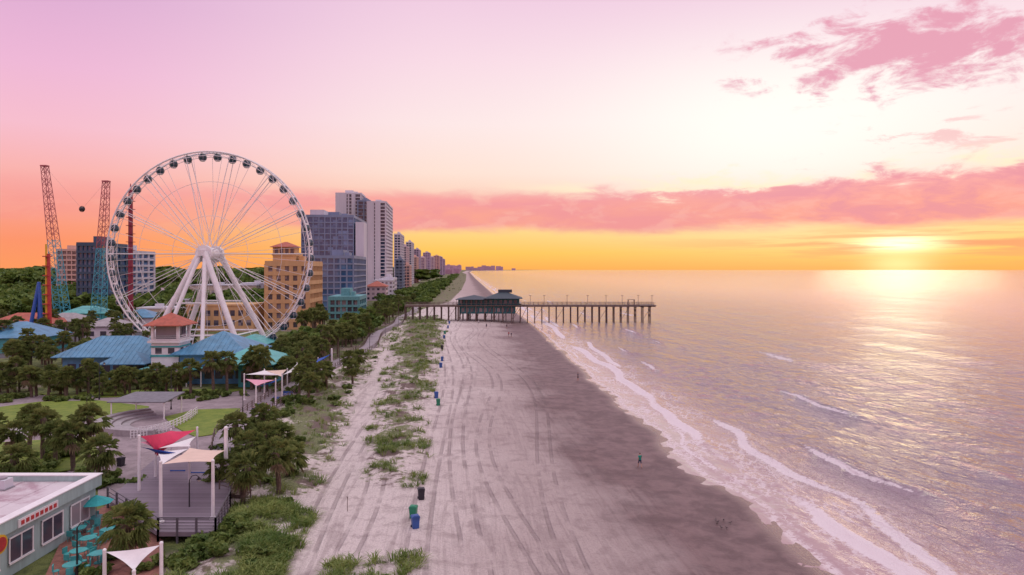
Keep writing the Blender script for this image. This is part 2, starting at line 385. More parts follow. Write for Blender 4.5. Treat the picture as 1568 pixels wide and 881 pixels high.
vv=t.comb(t.m('ADD',u,t.m('MULTIPLY',wob,2.8)),t.m('ADD',t.m('MULTIPLY',x[1],0.5),t.m('MULTIPLY',wob,2.4)),0.0)
t.put(vor.inputs['Vector'],vv); vor.inputs['Scale'].default_value=1.0
lace=t.mr(vor.outputs['Distance'],0.16,0.02)
fn=t.noise(P,1.6,5.0,0.7); fb=t.noise(t.comb(t.m('MULTIPLY',u,1.0),t.m('MULTIPLY',x[1],0.35),2.0),0.35,4.0,0.6)
zone=t.m('MULTIPLY',t.mr(s,-0.6,0.4),t.mr(s,16.0,6.0))
lacef=t.m('MULTIPLY',t.m('MULTIPLY',lace,zone),t.mr(fb,0.38,0.58))
edge=t.m('MULTIPLY',t.m('MULTIPLY',t.mr(s,-0.9,-0.1),t.mr(s,0.8,0.15)),t.mr(fn,0.40,0.55))
cr=t.mr(t.m('ADD',t.m('MULTIPLY',fo,0.90),t.m('MULTIPLY',t.m('SUBTRACT',fn,0.5),1.1)),0.34,0.58)
ff=t.m('MAXIMUM',t.m('MAXIMUM',t.m('MULTIPLY',lacef,0.75),t.m('MULTIPLY',edge,0.8)),cr,clamp=True)
ff=t.m('MULTIPLY',ff,0.9)
t.put(b.inputs['Base Color'],t.mix(ff,seacol,(0.74,0.66,0.68)))
t.put(b.inputs['Roughness'],t.m('ADD',0.08,t.m('MULTIPLY',ff,0.5)))
b.inputs['IOR'].default_value=1.45; t.put(b.inputs['Normal'],nrm)
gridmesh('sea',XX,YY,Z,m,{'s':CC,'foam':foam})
# ---------------------------------------------------------------- common materials
WHITE=mat('white_paint',(0.80,0.80,0.80),0.4,0.08,0.8)
GREYC=mat('concrete',(0.36,0.33,0.34),0.85,0.2,0.7,bump=0.3)
PAVE=mat('paving',(0.31,0.25,0.265),0.85,0.25,0.5,bump=0.3)
DARK=mat('dark_metal',(0.03,0.03,0.035),0.45,0.2,2)
STEEL=mat('galvanised_steel',(0.35,0.36,0.38),0.4,0.2,2,metal=0.6)
RED=mat('red_paint',(0.50,0.05,0.05),0.45,0.2,1)
TEAL=mat('teal_paint',(0.06,0.38,0.38),0.5,0.2,1)
TEALR=mat('teal_roof',(0.10,0.42,0.40),0.5,0.2,0.6)
BLUER=mat('blue_metal_roof',(0.08,0.25,0.40),0.42,0.25,0.6)
REDR=mat('red_roof',(0.42,0.10,0.06),0.6,0.25,1)
TAN=mat('tan_stucco',(0.60,0.39,0.19),0.8,0.12,0.15,streak=True)
BARK=mat('palm_bark',(0.14,0.11,0.08),0.95,0.35,4,bump=0.6)
def plank_mat(name,c,per,ax):
    m,t,b=newmat(name); x=t.sep(t.pos())
    q=t.m('DIVIDE',x[ax],per); fr_=t.m('FRACT',q); wn=t.n('ShaderNodeTexWhiteNoise'); t.put(wn.inputs['Vector'],t.comb(t.m('FLOOR',q),0.0,0.0))
    gap=t.mr(fr_,0.0,0.1,0.0,1.0); nn=t.noise(t.pos(),1.2,4.0,0.6)
    cc=t.mix(t.m('ADD',t.m('MULTIPLY',wn.outputs['Value'],0.6),t.m('MULTIPLY',nn,0.4)),tuple(k*0.72 for k in c),tuple(k*1.2 for k in c))
    cc=t.mix(gap,tuple(k*0.3 for k in c),cc); t.put(b.inputs['Base Color'],cc); b.inputs['Roughness'].default_value=0.75
    return m
DECK=plank_mat('deck_planks',(0.24,0.20,0.24),0.3,1)
BWM=plank_mat('boardwalk_planks',(0.34,0.29,0.32),0.5,1)
WOOD=mat('weathered_wood',(0.17,0.13,0.11),0.85,0.3,1.5,bump=0.4)
def leaf_mat(name,lo,hi,sc_=0.5):
    m,t,b=newmat(name); P=t.pos(); n1=t.noise(P,sc_,2.0,0.5); n2=t.noise(P,sc_*9,2.0,0.6)
    f=t.mr(t.m('ADD',t.m('MULTIPLY',n1,0.5),t.m('MULTIPLY',n2,0.5)),0.36,0.64)
    c_=t.mix(f,lo,hi); t.put(b.inputs['Base Color'],c_); b.inputs['Roughness'].default_value=0.6
    b.inputs['Specular IOR Level'].default_value=0.3
    tr=t.n('ShaderNodeBsdfTranslucent'); t.put(tr.inputs[0],c_); mx=t.n('ShaderNodeMixShader'); mx.inputs[0].default_value=0.3
    out=t.nt.nodes['Material Output']; t.nt.links.new(b.outputs[0],mx.inputs[1]); t.nt.links.new(tr.outputs[0],mx.inputs[2]); t.nt.links.new(mx.outputs[0],out.inputs[0])
    return m
LEAF=leaf_mat('tree_foliage',(0.045,0.10,0.018),(0.20,0.29,0.06),0.12)
PALM=leaf_mat('palm_fronds',(0.09,0.14,0.035),(0.27,0.32,0.10),0.8)
PDEAD=leaf_mat('dry_fronds',(0.17,0.13,0.08),(0.30,0.24,0.14),1.0)
GRASSM=leaf_mat('dune_grass_blades',(0.09,0.17,0.03),(0.29,0.35,0.10),0.35)
SHRUB=leaf_mat('shrub_leaves',(0.065,0.125,0.025),(0.22,0.29,0.075),0.6)
LAWN=leaf_mat('lawn_grass',(0.19,0.29,0.045),(0.32,0.40,0.07),0.8)
# ---------------------------------------------------------------- vegetation templates
PH=(2.2,2.9,3.6,4.4,5.2)
def palm_mesh(h,seed,nf=54):
    r=random.Random(seed); mb=MB()
    bx=r.uniform(-.3,.3); by=r.uniform(-.3,.3); prev=(0,0,-0.3); N_=6
    for i in range(1,N_+1):
        k=i/N_; p=(bx*k*k,by*k*k,h*k); mb.cyl(prev,p,0.24-0.05*k+0.02*(i%2),0.19-0.03*k+0.05*((i+1)%2)*0.5,8,0,False); prev=p
    c=Vector((bx,by,h))
    mb.sphere((c.x,c.y,c.z-0.15),0.33,8,5,0,1.4)
    for k in range(nf):
        a=r.uniform(0,2*math.pi); q=k/nf
        elv=math.radians(80-135*q+r.uniform(-10,10)); L=r.uniform(0.75,1.05)
        dr=Vector((math.cos(a)*math.cos(elv),math.sin(a)*math.cos(elv),math.sin(elv)))
        tip=c+dr*L+Vector((0,0,-0.12)); side=dr.cross(Vector((0,0,1)))
        if side.length<0.1: side=Vector((1,0,0))
        side.normalize(); up=side.cross(dr).normalized(); mt=2 if elv<math.radians(-38) and r.random()<0.6 else 1
        mb.add([c-side*0.025,c+side*0.025,tip+side*0.02,tip-side*0.02],[(0,1,2,3)],mt)
        n=9; LL=r.uniform(0.8,1.15)
        for j in range(n):
            an=math.radians(-72+144*j/(n-1)+r.uniform(-5,5)); ll=LL*(1-0.25*abs(math.sin(an)))
            dd=(dr*math.cos(an)+side*math.sin(an)).normalized(); pp=dd.cross(up).normalized()*0.085
            mdl=tip+dd*ll*0.55+up*r.uniform(-.03,.05); en=tip+dd*ll+Vector((0,0,-0.28*ll-r.uniform(0,.18)))
            mb.add([tip,mdl-pp,en,mdl+pp],[(0,1,2),(0,2,3)],mt)
    me=bpy.data.meshes.new('palm_template'); me.from_pydata(mb.v,[],mb.f)
    for mm in (BARK,PALM,PDEAD): me.materials.append(mm)
    me.polygons.foreach_set('material_index',mb.mi); me.update(); return me
PALMS=[palm_mesh(h,i) for i,h in enumerate(PH)]
def palm(x,y,h,sc_=1.0,z=None):
    me=PALMS[PH.index(h)]
    return inst('palm_tree',me,(x,y,zg(x,y) if z is None else z),random.uniform(0,6.28),sc_*random.uniform(0.88,1.14))
def crown(r,centers,nleaf,ls):
    V=[]
    per=nleaf//len(centers)
    for (cx,cy,cz,rad) in centers:
        d=r.normal(size=(per,3)); d/=np.linalg.norm(d,axis=1)[:,None]; rr=rad*(0.55+0.5*r.random(per))[:,None]
        p=np.array([cx,cy,cz])+d*rr*np.array([1,1,0.8])
        a=r.normal(size=(per,3)); a/=np.linalg.norm(a,axis=1)[:,None]; bb=np.cross(d+0.5*r.normal(size=(per,3)),a); bb/=np.linalg.norm(bb,axis=1)[:,None]+1e-6
        l=ls*(0.6+0.8*r.random(per))[:,None]
        v=np.stack([p-a*l-bb*l*.5,p+a*l*.8-bb*l*.7,p+a*l+bb*l*.6,p-a*l*.7+bb*l*.8],1)
        V.append(v.reshape(-1,3))
    V=np.concatenate(V); Q=np.arange(len(V)).reshape(-1,4); return V,Q
def tree_template(seed,nleaf=260,ls=0.085,nb=9,tr=True):
    r=np.random.default_rng(seed); cs=[]
    for i in range(nb):
        a=r.random()*6.28; q=r.random()**0.6*0.30
        cs.append((q*math.cos(a),q*math.sin(a),0.45+r.random()*0.36,0.11+0.09*r.random()))
    V,Q=crown(r,cs,nleaf,ls); mi=np.ones(len(Q),int)
    if tr:
        mb=MB(); mb.cyl((0,0,-0.02),(0,0,0.45),0.03,0.018,5,0,False)
        for c in cs[:4]: mb.cyl((0,0,0.28),(c[0],c[1],c[2]),0.014,0.006,4,0,False)
        V2=np.array(mb.v); Q2=np.array(mb.f)+len(V); V=np.concatenate([V,V2]); Q=np.concatenate([Q,Q2]); mi=np.concatenate([mi,np.zeros(len(Q2),int)])
    return V,Q,mi
def scatter(name,temps,pts,mats):
    Vs=[];Qs=[];M=[];o=0
    for (x,y,z,sx,sz) in pts:
        V,Q,mi=temps[random.randrange(len(temps))]; a=random.uniform(0,6.28); c,s_=math.cos(a),math.sin(a)
        W=np.stack([(V[:,0]*c-V[:,1]*s_)*sx+x,(V[:,0]*s_+V[:,1]*c)*sx+y,V[:,2]*sz+z],1)
        Vs.append(W);Qs.append(Q+o);M.append(mi);o+=len(V)
    return npmesh(name,np.concatenate(Vs),np.concatenate(Qs),mats,np.concatenate(M))
TT=[tree_template(i) for i in range(5)]
TTf=[tree_template(20+i,110,0.14,6,False) for i in range(4)]
def tuft(seed,n=12):
    r=np.random.default_rng(seed); V=[];Q=[]
    for i in range(n):
        a=r.random()*6.28; q=r.random()*0.25; bx,by=q*math.cos(a),q*math.sin(a); l=0.25+0.4*r.random(); o=0.25+0.5*r.random(); w_=0.026
        dx,dy=math.cos(a+r.normal()*0.5)*o,math.sin(a+r.normal()*0.5)*o; px_,py_=-math.sin(a)*w_,math.cos(a)*w_
        k=len(V); V+=[(bx-px_,by-py_,-0.05),(bx+px_,by+py_,-0.05),(bx+dx*.45+px_,by+dy*.45+py_,l*.7),(bx+dx*.45-px_,by+dy*.45-py_,l*.7),(bx+dx,by+dy,l*0.85),(bx+dx,by+dy+0.01,l*0.85)]
        Q+=[(k,k+1,k+2,k+3),(k+3,k+2,k+5,k+4)]
    return np.array(V),np.array(Q),np.zeros(len(Q),int)
TU=[tuft(i) for i in range(6)]
pts=[]
def fill(poly,n,smin=.7,smax=1.4,thr=0.1,dk=0.12):
    x0,y0=poly.min(0); x1,y1=poly.max(0)
    xs=rng.uniform(x0-1,x1+1,n); ys=y0-1+(y1-y0+2)*rng.random(n)**1.5
    dd=sdf(poly,xs,ys); cl=patch(xs,ys)+dd*dk+rng.normal(size=n)*0.12
    ok=(dd>-0.6)&(cl>thr)
    xs,ys=xs[ok],ys[ok]; zs=zt(xs,ys)
    return [(a,b_,c,random.uniform(smin,smax),random.uniform(smin,smax)) for a,b_,c in zip(xs,ys,zs)]
for q,n,th,dk_ in zip(VEGW,(20000,19000,3600,700,2500),(0.32,0.12,0.35,0.0,-0.5),(0.03,0.08,0.04,.1,.1)): pts+=fill(q,n,thr=th,dk=dk_)
scatter('dune_grass',TU,pts,[GRASSM])
SH=[tree_template(40+i,200,0.10,7,False) for i in range(3)]
pts=[]
for q,n,th in ((VEGW[0],420,0.9),(VEGW[1],1300,0.5),(VEGW[2],200,0.75),(VEGW[3],50,0.3),(VEGW[4],1200,-0.2)):
    for (a_,b_,c_,d_,e_) in fill(q,n,thr=th,dk=.05): k=random.uniform(0.5,1.5)*(1.8 if b_>330 else 1); pts.append((a_,b_,c_-0.35*k,k*1.4,k*0.8))
scatter('dune_shrubs',SH,pts,[SHRUB,SHRUB])
# ---------------------------------------------------------------- forest and street trees
pts=[]
for i in range(1250):
    y=285*math.exp(random.random()**0.9*math.log(4)); x=-random.uniform(0.27,0.85)*y-random.uniform(0,20)
    if x>landx(y)-55 : continue
    h=random.uniform(6,13)*(1+ (y>600)*0.9); pts.append((x,y,-0.5,h*1.25,h))
scatter('woodland',TT,pts,[BARK,LEAF])
pts=[]
for i in range(800):
    y=random.uniform(1100,5000); x=-random.uniform(0.12,0.9)*y; h=random.uniform(18,32); pts.append((x,y,-2,h*3.2,h))
scatter('distant_trees',TTf,pts,[LEAF,LEAF])
pts=[]
for i in range(360):
    y=155*math.exp(random.random()*math.log(9)); lx=float(landx(y)); wd=7+ (y-150)*0.04 if y<420 else 30
    if y<420 and math.sin(y*0.11)+0.6*math.sin(y*0.037)<-0.5: continue
    x=lx-3.5-random.random()*wd-(6 if y<200 else 0)+(5 if y>420 else 0); h=random.uniform(2.8,7.0); pts.append((x,y,-0.2,h*1.3,h))
for i in range(220):
    y=400*math.exp(random.random()*math.log(6)); x=float(landx(y))+random.uniform(-14,6); h=random.uniform(2.5,5.0)*(1+y/2500); pts.append((x,y,-0.2,h*1.6,h))
scatter('coastal_trees',TT,pts,[BARK,LEAF])
# ---------------------------------------------------------------- hotels
G1=glass_mat('hotel_glass',(0.03,0.05,0.09),(0.24,0.28,0.34))
G2=glass_mat('blue_glass',(0.03,0.10,0.21),(0.13,0.27,0.45),3.0,3.2,0.5,0.06)
G3=glass_mat('window_glass',(0.07,0.065,0.09),(0.32,0.28,0.30),3.6,3.1,0.5)  # dark panes, lighter ones at random as curtains
HZ=glass_mat('haze_far_glass',(0.18,0.14,0.23),(0.45,0.32,0.40),4,3.5,0.5)  # distance haze put into the pane colours
PINKW=mat('pale_facade',(0.62,0.52,0.55),0.8,0.1,0.05,streak=True)
HAZE_LILAC=mat('haze_lilac_facade',(0.50,0.43,0.56),0.8,0.1,0.05,streak=True)  # far hotels: lilac haze painted into the wall colour
GREYW=mat('grey_white_facade',(0.60,0.61,0.66),0.75,0.1,0.05,streak=True)
BLUEG=mat('blue_grey_facade',(0.20,0.26,0.37),0.6,0.15,0.05,streak=True)
NAVY=mat('dark_blue_facade',(0.05,0.10,0.16),0.5,0.15,0.05,streak=True)
PEACH=mat('peach_facade',(0.66,0.45,0.38),0.8,0.1,0.05,streak=True)
HAZE_MAUVE=mat('haze_mauve_facade',(0.48,0.32,0.42),0.9,0.1,0.05)  # skyline walls coloured mauve in place of distance haze
CRM=mat('cream_facade',(0.60,0.52,0.42),0.8,0.12,0.1)
def hotel(name,px0,px1,Y,depth,ztop,floors,bs,be,wall,glass,slab=0.33,proud=0.7,solid=(),plant=True,rail=False,rot=0.09,pw=0.1):
    par=empty(name,((px0-784)/F*Y,Y,0),rot)
    W=(px1-px0)/F*Y; D=depth; fh=ztop/floors
    c=MB(); c.box(0,W,0,D,0,ztop); c.obj('windows',glass,par)
    b_=MB()
    for i in range(floors+1):
        z=i*fh; th=fh*slab; b_.box(-proud,W+proud,-proud,D+proud,z-th*.5,z+th*.5)
    b_.obj('floor_slabs',wall,par)
    p=MB(); pr=proud*0.86; w2=max(0.3,W/bs*pw)
    for i in range(bs+1):
        x_=W*i/bs; p.box(x_-w2,x_+w2,-pr,0.2,0,ztop+0.02)
    w2=max(0.3,D/be*0.1)
    for i in range(be+1):
        y_=D*i/be; p.box(W-0.2,W+pr,y_-w2,y_+w2,0,ztop+0.02); p.box(-pr,0.2,y_-w2,y_+w2,0,ztop+0.02)
    for (a_,b2) in solid: p.box(W*a_,W*b2,-proud*1.15,0.3,0,ztop+1.0)
    p.obj('wall_piers',wall,par)
    r=MB(); r.box(-proud*.9,W+proud*.9,-proud*.9,D+proud*.9,ztop+fh*slab*.5+0.01,ztop+1.2)
    if plant:
        r.box(W*.3,W*.62,D*.3,D*.7,ztop+1.2,ztop+4.5); r.box(W*.7,W*.82,D*.2,D*.4,ztop+1.2,ztop+3.0)
    r.obj('roof',wall,par)
    if rail:
        q=MB()
        for i in range(1,floors):
            z=i*fh+fh*slab*.5
            q.box(W+proud-0.06,W+proud-0.02,0.4,D-.4,z,z+1.0)
        q.obj('balcony_rails',GREYW,par)
    return par
e=hotel('tan_hotel',408,470,250,26,24.0,7,5,9,TAN,G3,0.42,0.5,pw=0.24)
tw=MB(); tw.box(1.5,9.5,3,10,25.2,30.4); tw.box(1.2,9.8,2.7,10.3,27.2,27.6); tw.obj('penthouse',TAN,e)
tw=MB()
for i in range(4): tw.box(2.2+i*1.9,3.4+i*1.9,2.94,3.05,28.0,29.8)
tw.obj('penthouse_windows',G3,e)
tw=MB(); tw.hip(0.6,10.4,2.1,10.9,30.45,32.4,m=0); tw.obj('penthouse_roof',REDR,e)
tw=MB(); tw.box(-26,-3,-6,10,0,9.0); tw.box(-26.2,-2.8,-6.2,10.2,9.0,9.6); tw.obj('podium',TAN,e)
tw=MB()
for j in range(2):
    for i in range(8): tw.box(-25+i*2.8,-23.4+i*2.8,-6.05,-5.9,2+j*3.5,4+j*3.5)
tw.obj('podium_windows',G3,e)
e=hotel('blue_glass_hotel',462,540,400,64,53,16,9,12,BLUEG,G2,0.20,0.35)
q=MB(); q.box(4,12,4,20,54.3,57.5); q.obj('roof_plant',GREYW,e)
q=MB(); q.box(31.2,36,-1.2,14,0,50); q.obj('stair_core',GREYW,e)
hotel('glass_condominium',482,540,345,50,28,9,6,10,BLUEG,G2,0.22,0.4)
hotel('low_beach_hotel',505,548,300,24,9,3,5,4,mat('aqua_facade',(0.12,0.34,0.36),0.7),G3)
hotel('tall_condominium_tower',515,552,640,30,93,29,4,5,GREYW,G1,0.20,0.8,solid=((0,0.42),(0.62,0.72)),pw=.12)
hotel('tall_condominium_tower',563,590,600,66,81,26,3,9,GREYW,G1,0.24,0.9,solid=((0,0.3),(0.42,0.72)),rail=True)
hotel('slab_hotel',548,566,620,40,84,26,2,6,BLUEG,G1,0.2,0.8)
specs=[('beach_hotel',604,613,820,60,64,20,2,6,GREYW,G1),('beach_hotel',612,622,900,60,52,17,2,6,PINKW,G1),('beach_hotel',622,630,1010,60,62,19,2,5,GREYW,G1),
('beach_hotel',606,616,720,30,32,10,2,4,BLUEG,G1),('beach_hotel',618,627,760,30,26,8,2,4,PEACH,G3),('beach_hotel',630,638,1120,60,42,14,2,5,PEACH,G3),
('beach_hotel',634,641,1300,90,60,18,2,5,HAZE_LILAC,G1),('beach_hotel',642,650,1500,90,48,14,2,4,PINKW,HZ),('beach_hotel',648,658,1650,70,62,16,3,4,HAZE_LILAC,HZ),
('beach_hotel',658,664,1900,80,56,14,2,4,PINKW,HZ),('beach_hotel',664,672,2100,120,64,15,2,4,PEACH,HZ),('beach_hotel',671,677,2400,150,66,14,2,4,HAZE_LILAC,HZ),('beach_hotel',676,681,2700,150,62,12,2,4,HAZE_LILAC,HZ),
('town_hotel',120,152,330,26,34,10,5,4,NAVY,G2),('town_hotel',156,196,360,30,31,9,6,4,GREYW,G2),('town_hotel',88,116,600,20,39,9,4,3,PEACH,G3),
('town_hotel',585,602,560,30,14,4,3,4,GREYW,G3)]
for sp_ in specs: hotel(*sp_)
q=MB(); r=random.Random(5)
for i in range(46):
    k=r.random(); Y=3200*math.exp(k*1.25); x_=float(landx(Y))-r.uniform(20,350)*(Y/4000); h=r.uniform(22,46)*(Y/3800)**0.7; w_=r.uniform(20,55)*(Y/4000)**.6
    q.box(x_,x_+w_,Y,Y+60,0,h)
    q.box(x_+w_*.3,x_+w_*.6,Y+10,Y+40,h,h+5)
    for j in range(4): q.box(x_-1,x_+w_+1,Y-1.5,Y+61,h*(j+.6)/4.6,h*(j+.75)/4.6)
for i in range(24):
    Y=r.uniform(15000,21000); x_=float(landx(Y))-r.uniform(-100,1300); h=r.uniform(50,130); w_=r.uniform(60,160); q.box(x_,x_+w_,Y,Y+60,0,h)
q.obj('distant_skyline',HAZE_MAUVE)
def house(name,x_,y_,w_,d_,h,wall,roof,pitched=True,rot=0.09):
    e=empty(name,(x_,y_,0),rot)
    q=MB(); q.box(0,w_,0,d_,0,h); q.obj('walls',wall,e)
    q=MB(); n=max(2,int(w_/3)); 
    for fl_ in range(max(1,int(h/3.2))):
        for i in range(n): q.box(w_*(i+.25)/n,w_*(i+.75)/n,-0.06,0.1,fl_*3.2+1.0,fl_*3.2+2.5)
        n2=max(2,int(d_/3))
        for i in range(n2): q.box(w_-.1,w_+.06,d_*(i+.25)/n2,d_*(i+.75)/n2,fl_*3.2+1.0,fl_*3.2+2.5)
    q.obj('windows',G3,e)
    q=MB()
    if pitched: q.hip(-.8,w_+.8,-.8,d_+.8,h+.15,h+min(w_,d_)*.28)
    else: q.box(-.3,w_+.3,-.3,d_+.3,h,h+.7); q.box(w_*.3,w_*.45,d_*.3,d_*.5,h+.7,h+2.0)
    q.obj('roof',roof,e); return e
for (n_,px,Y,w_,d_,h,wl,rf,pi_) in [('gift_shop',-40,178,16,14,4.0,TEAL,BLUER,True),('gift_shop',5,190,9,9,4,CRM,BLUER,True),('arcade_building',250,330,18,14,7,WHITE,GREYW,False),
 ('arcade_building',330,345,16,12,8,PINKW,GREYW,False),('parking_garage',290,420,40,20,12,CRM,GREYW,False),('motel',370,430,22,14,13,GREYW,GREYW,False),('motel',215,440,26,14,8,WHITE,PINKW,False),
 ('gift_shop',-20,225,20,12,4,PINKW,REDR,True),('gift_shop',60,235,14,10,4,CRM,GREYC,True),('beach_house',520,330,9,10,8,CRM,GREYW,False),('beach_house',560,480,14,16,10,PINKW,REDR,True),
 ('gift_shop',95,262,15,10,5,TEAL,TEALR,True),('motel',570,540,16,18,13,GREYW,GREYW,False),('restaurant',180,240,12,10,5,WHITE,BLUER,True),('gift_shop',130,215,11,9,4,WHITE,GREYC,True),('arcade_building',210,275,18,12,6,CRM,GREYW,False)]:
    house(n_,(px-784)/F*Y,Y,w_,d_,h,wl,rf,pi_)
# ---------------------------------------------------------------- ferris wheel
WX,WY,WZ,WR=-75.2,170,25.9,25.3
e=empty('ferris_wheel',(WX,WY,WZ),-0.02)
def ring(mb,R_,y,r,n=84,m=0):
    mb.tube([(R_*math.sin(2*math.pi*i/n),y,R_*math.cos(2*math.pi*i/n)) for i in range(n+1)],r,6,m)
q=MB()
for y in (-1.25,1.25): ring(q,WR,y,0.20); ring(q,WR-1.0,y,0.07)
q.obj('rim',WHITE,e)
q=MB()
for i in range(84):
    a1=2*math.pi*i/84; a2=2*math.pi*(i+1)/84; sgn=1 if i%2 else -1
    q.cyl((WR*math.sin(a1),-1.25*sgn,WR*math.cos(a1)),(WR*math.sin(a2),1.25*sgn,WR*math.cos(a2)),0.05,n=4,cap=False)
    for y in (-1.25,1.25): q.cyl((WR*math.sin(a1),y,WR*math.cos(a1)),((WR-1)*math.sin(a2),y,(WR-1)*math.cos(a2)),0.045,n=4,cap=False)
q.obj('rim_bracing',WHITE,e)
q=MB()
for i in range(42):
    a1=2*math.pi*i/42; y=-1 if i%2 else 1
    q.cyl((1.7*math.sin(a1),y*2.3,1.7*math.cos(a1)),((WR-1)*math.sin(a1),y*1.25,(WR-1)*math.cos(a1)),0.055,n=4,cap=False)
for i in range(14):
    a1=2*math.pi*(i+.5)/14
    for y in (-1,1):
        q.cyl((1.7*math.sin(a1),y*2.2,1.7*math.cos(a1)),((WR-.5)*math.sin(a1),y*1.25,(WR-.5)*math.cos(a1)),0.10,n=5,cap=False)
q.obj('spokes',WHITE,e)
for k_,R_ in (('inner_ring',9.5),('middle_ring',18.0)):
    q=MB(); ring(q,R_,0,0.05,56); q.obj(k_,WHITE,e)
q=MB(); q.cyl((0,-3.4,0),(0,3.4,0),1.5,n=24); q.cyl((0,-3.6,0),(0,-2.5,0),2.05,n=28); q.cyl((0,2.5,0),(0,3.6,0),2.05,n=28); q.cyl((0,-3.72,0),(0,-3.6,0),0.9,n=20)
for i in range(12):
    a1=2*math.pi*i/12; q.cyl((1.6*math.sin(a1),-3.7,1.6*math.cos(a1)),(1.6*math.sin(a1),-3.55,1.6*math.cos(a1)),0.12,n=6)
q.obj('hub',WHITE,e)
q=MB()
for sy in (-1,1):
    for sx in (-1,1):
        q.cyl((sx*0.5,sy*4.1,0.3),(sx*12.2,sy*9.0,-WZ+0.3),0.75,0.62,12)
        q.cyl((sx*12.2,sy*9.0,-WZ-0.1),(sx*12.2,sy*9.0,-WZ+0.9),1.2,1.2,12)
    q.cyl((-5.9,sy*6.4,-12),(5.9,sy*6.4,-12),0.22,n=8)
    q.cyl((-9.4,sy*7.8,-19.6),(9.4,sy*7.8,-19.6),0.22,n=8)
    q.cyl((0,sy*4.2,-0.6),(0,sy*4.2,0.8),1.0,n=12)
for sx in (-1,1):
    q.cyl((sx*9.4,-7.8,-19.6),(sx*9.4,7.8,-19.6),0.2,n=8)
    q.cyl((sx*0.6,-4.1,-0.3),(sx*5.5,-16.0,-WZ+0.2),0.5,0.45,10)
q.obj('support_legs',WHITE,e)
GW=glass_mat('gondola_glass',(0.008,0.035,0.055),(0.02,0.07,0.10),1,1,0.5,0.12)
gm=MB(); gm.sphere((0,0,-1.15),1.02,14,10,0,1.0); gm.cyl((0,0,-0.34),(0,0,-0.08),0.75,0.40,14,1); gm.cyl((0,0,-2.15),(0,0,-1.9),0.5,0.75,14,1); gm.cyl((0,-1.25,0),(0,1.25,0),0.12,n=8,m=1)
for i in range(6):
    a1=i*math.pi/3; gm.tube([(1.04*math.cos(a1)*math.sin(p),1.04*math.sin(a1)*math.sin(p),-1.15+1.04*math.cos(p)) for p in (0.7,1.1,1.57,2.1,2.5)],0.03,4,1)
go=gm.obj('gondola',[GW,WHITE],e,True); gme=go.data
n=42
for i in range(n):
    a1=2*math.pi*(i+.5)/n; pos=((WR-0.15)*math.sin(a1),0,(WR-0.15)*math.cos(a1)+0.1)
    if i==0: go.location=pos
    else: inst('gondola',gme,pos,0,1,e)
e2=empty('wheel_boarding_station',(WX,WY,0),0)
q=MB(); q.box(-17,17,-11,11,0,0.9); q.box(-6,6,-3,3,0.9,1.2); q.box(8,16,-8,2,0.9,4.2); q.box(-16,-9,-6,6,0.9,4.0); q.obj('platform',GREYC,e2)
q=MB(); q.hip(7,17,-9,3,4.3,6.2); q.hip(-17,-8,-7,7,4.1,6.0); q.obj('roofs',TEALR,e2)
# ---------------------------------------------------------------- slingshot masts etc
def lattice(name,x_,y_,h,lean,wd,cl,cu):
    e=empty(name,(x_,y_,0)); q=MB(); n=26; top=Vector((lean,0,h))
    def C(k,i):
        w_=wd*(1-0.55*k); return Vector((lean*k+(-1,1,1,-1)[i]*w_/2,(-1,-1,1,1)[i]*w_/2,h*k))
    for j in range(n):
        k0=j/n;k1=(j+1)/n; m=1 if k0>0.5 else 0
        for i in range(4):
            q.cyl(C(k0,i),C(k1,i),0.13,n=5,m=m,cap=False); i2=(i+1)%4
            q.cyl(C(k0,i),C(k1,i2),0.07,n=4,m=m,cap=False); q.cyl(C(k1,i),C(k1,i2),0.07,n=4,m=m,cap=False)
            if j%2: q.cyl(C(k0,i2),C(k1,i),0.07,n=4,m=m,cap=False)
    q.box(lean-1.2,lean+1.2,-1,1,h,h+0.5,1)
    q.obj('mast',[cl,cu],e); q=MB(); q.box(-wd,wd,-wd,wd,0,1.2); q.obj('base',GREYC,e); return e
BT=mat('teal_steel',(0.06,0.40,0.50),0.5); RS=mat('brick_red_steel',(0.42,0.11,0.13),0.5)
x1=(98-784)/F*265; x2=(150-784)/F*265
lattice('slingshot_mast',x1,265,62,-7.5,4.2,BT,RS); lattice('slingshot_mast',x2,265,56,3.2,4.2,BT,RS)
cp=(x1+7.0,265,45.5)
e=empty('slingshot_capsule',cp); q=MB(); q.sphere((0,0,0),0.9,12,8); q.tube([(1.1*math.cos(i*.524),0,1.1*math.sin(i*.524)) for i in range(13)],0.12); q.box(-.5,.5,-.4,.4,-.3,.5,1); q.obj('cage',[DARK,RED],e,True)
q=MB(); q.cyl((0,0,0),(x1-7.5-cp[0],0,62.3-cp[2]),0.025,n=4); q.cyl((0,0,0),(x2+3.2-cp[0],0,56.3-cp[2]),0.025,n=4); q.obj('cables',STEEL,e)
e=empty('drop_tower_ride',((200-784)/F*250,250,0)); q=MB(); q.cyl((0,0,0),(0,0,51),0.95,0.75,10); q.cyl((0,0,50.5),(0,0,53.5),0.5,0.1,8)
for i in range(16): q.box(-1.15,1.15,-1.15,1.15,3*i+2,3*i+2.2)
q.obj('column',mat('maroon_paint',(0.25,0.03,0.06),0.45),e); q=MB(); q.cyl((0,0,4),(0,0,6),2.4,2.4,14); q.obj('seat_ring',TEAL,e)
e=empty('swing_tower_ride',((72-784)/F*215,215,0))
YEL=mat('yellow_paint',(0.7,0.45,0.03),0.45); BLU=mat('blue_paint',(0.04,0.14,0.5),0.45)
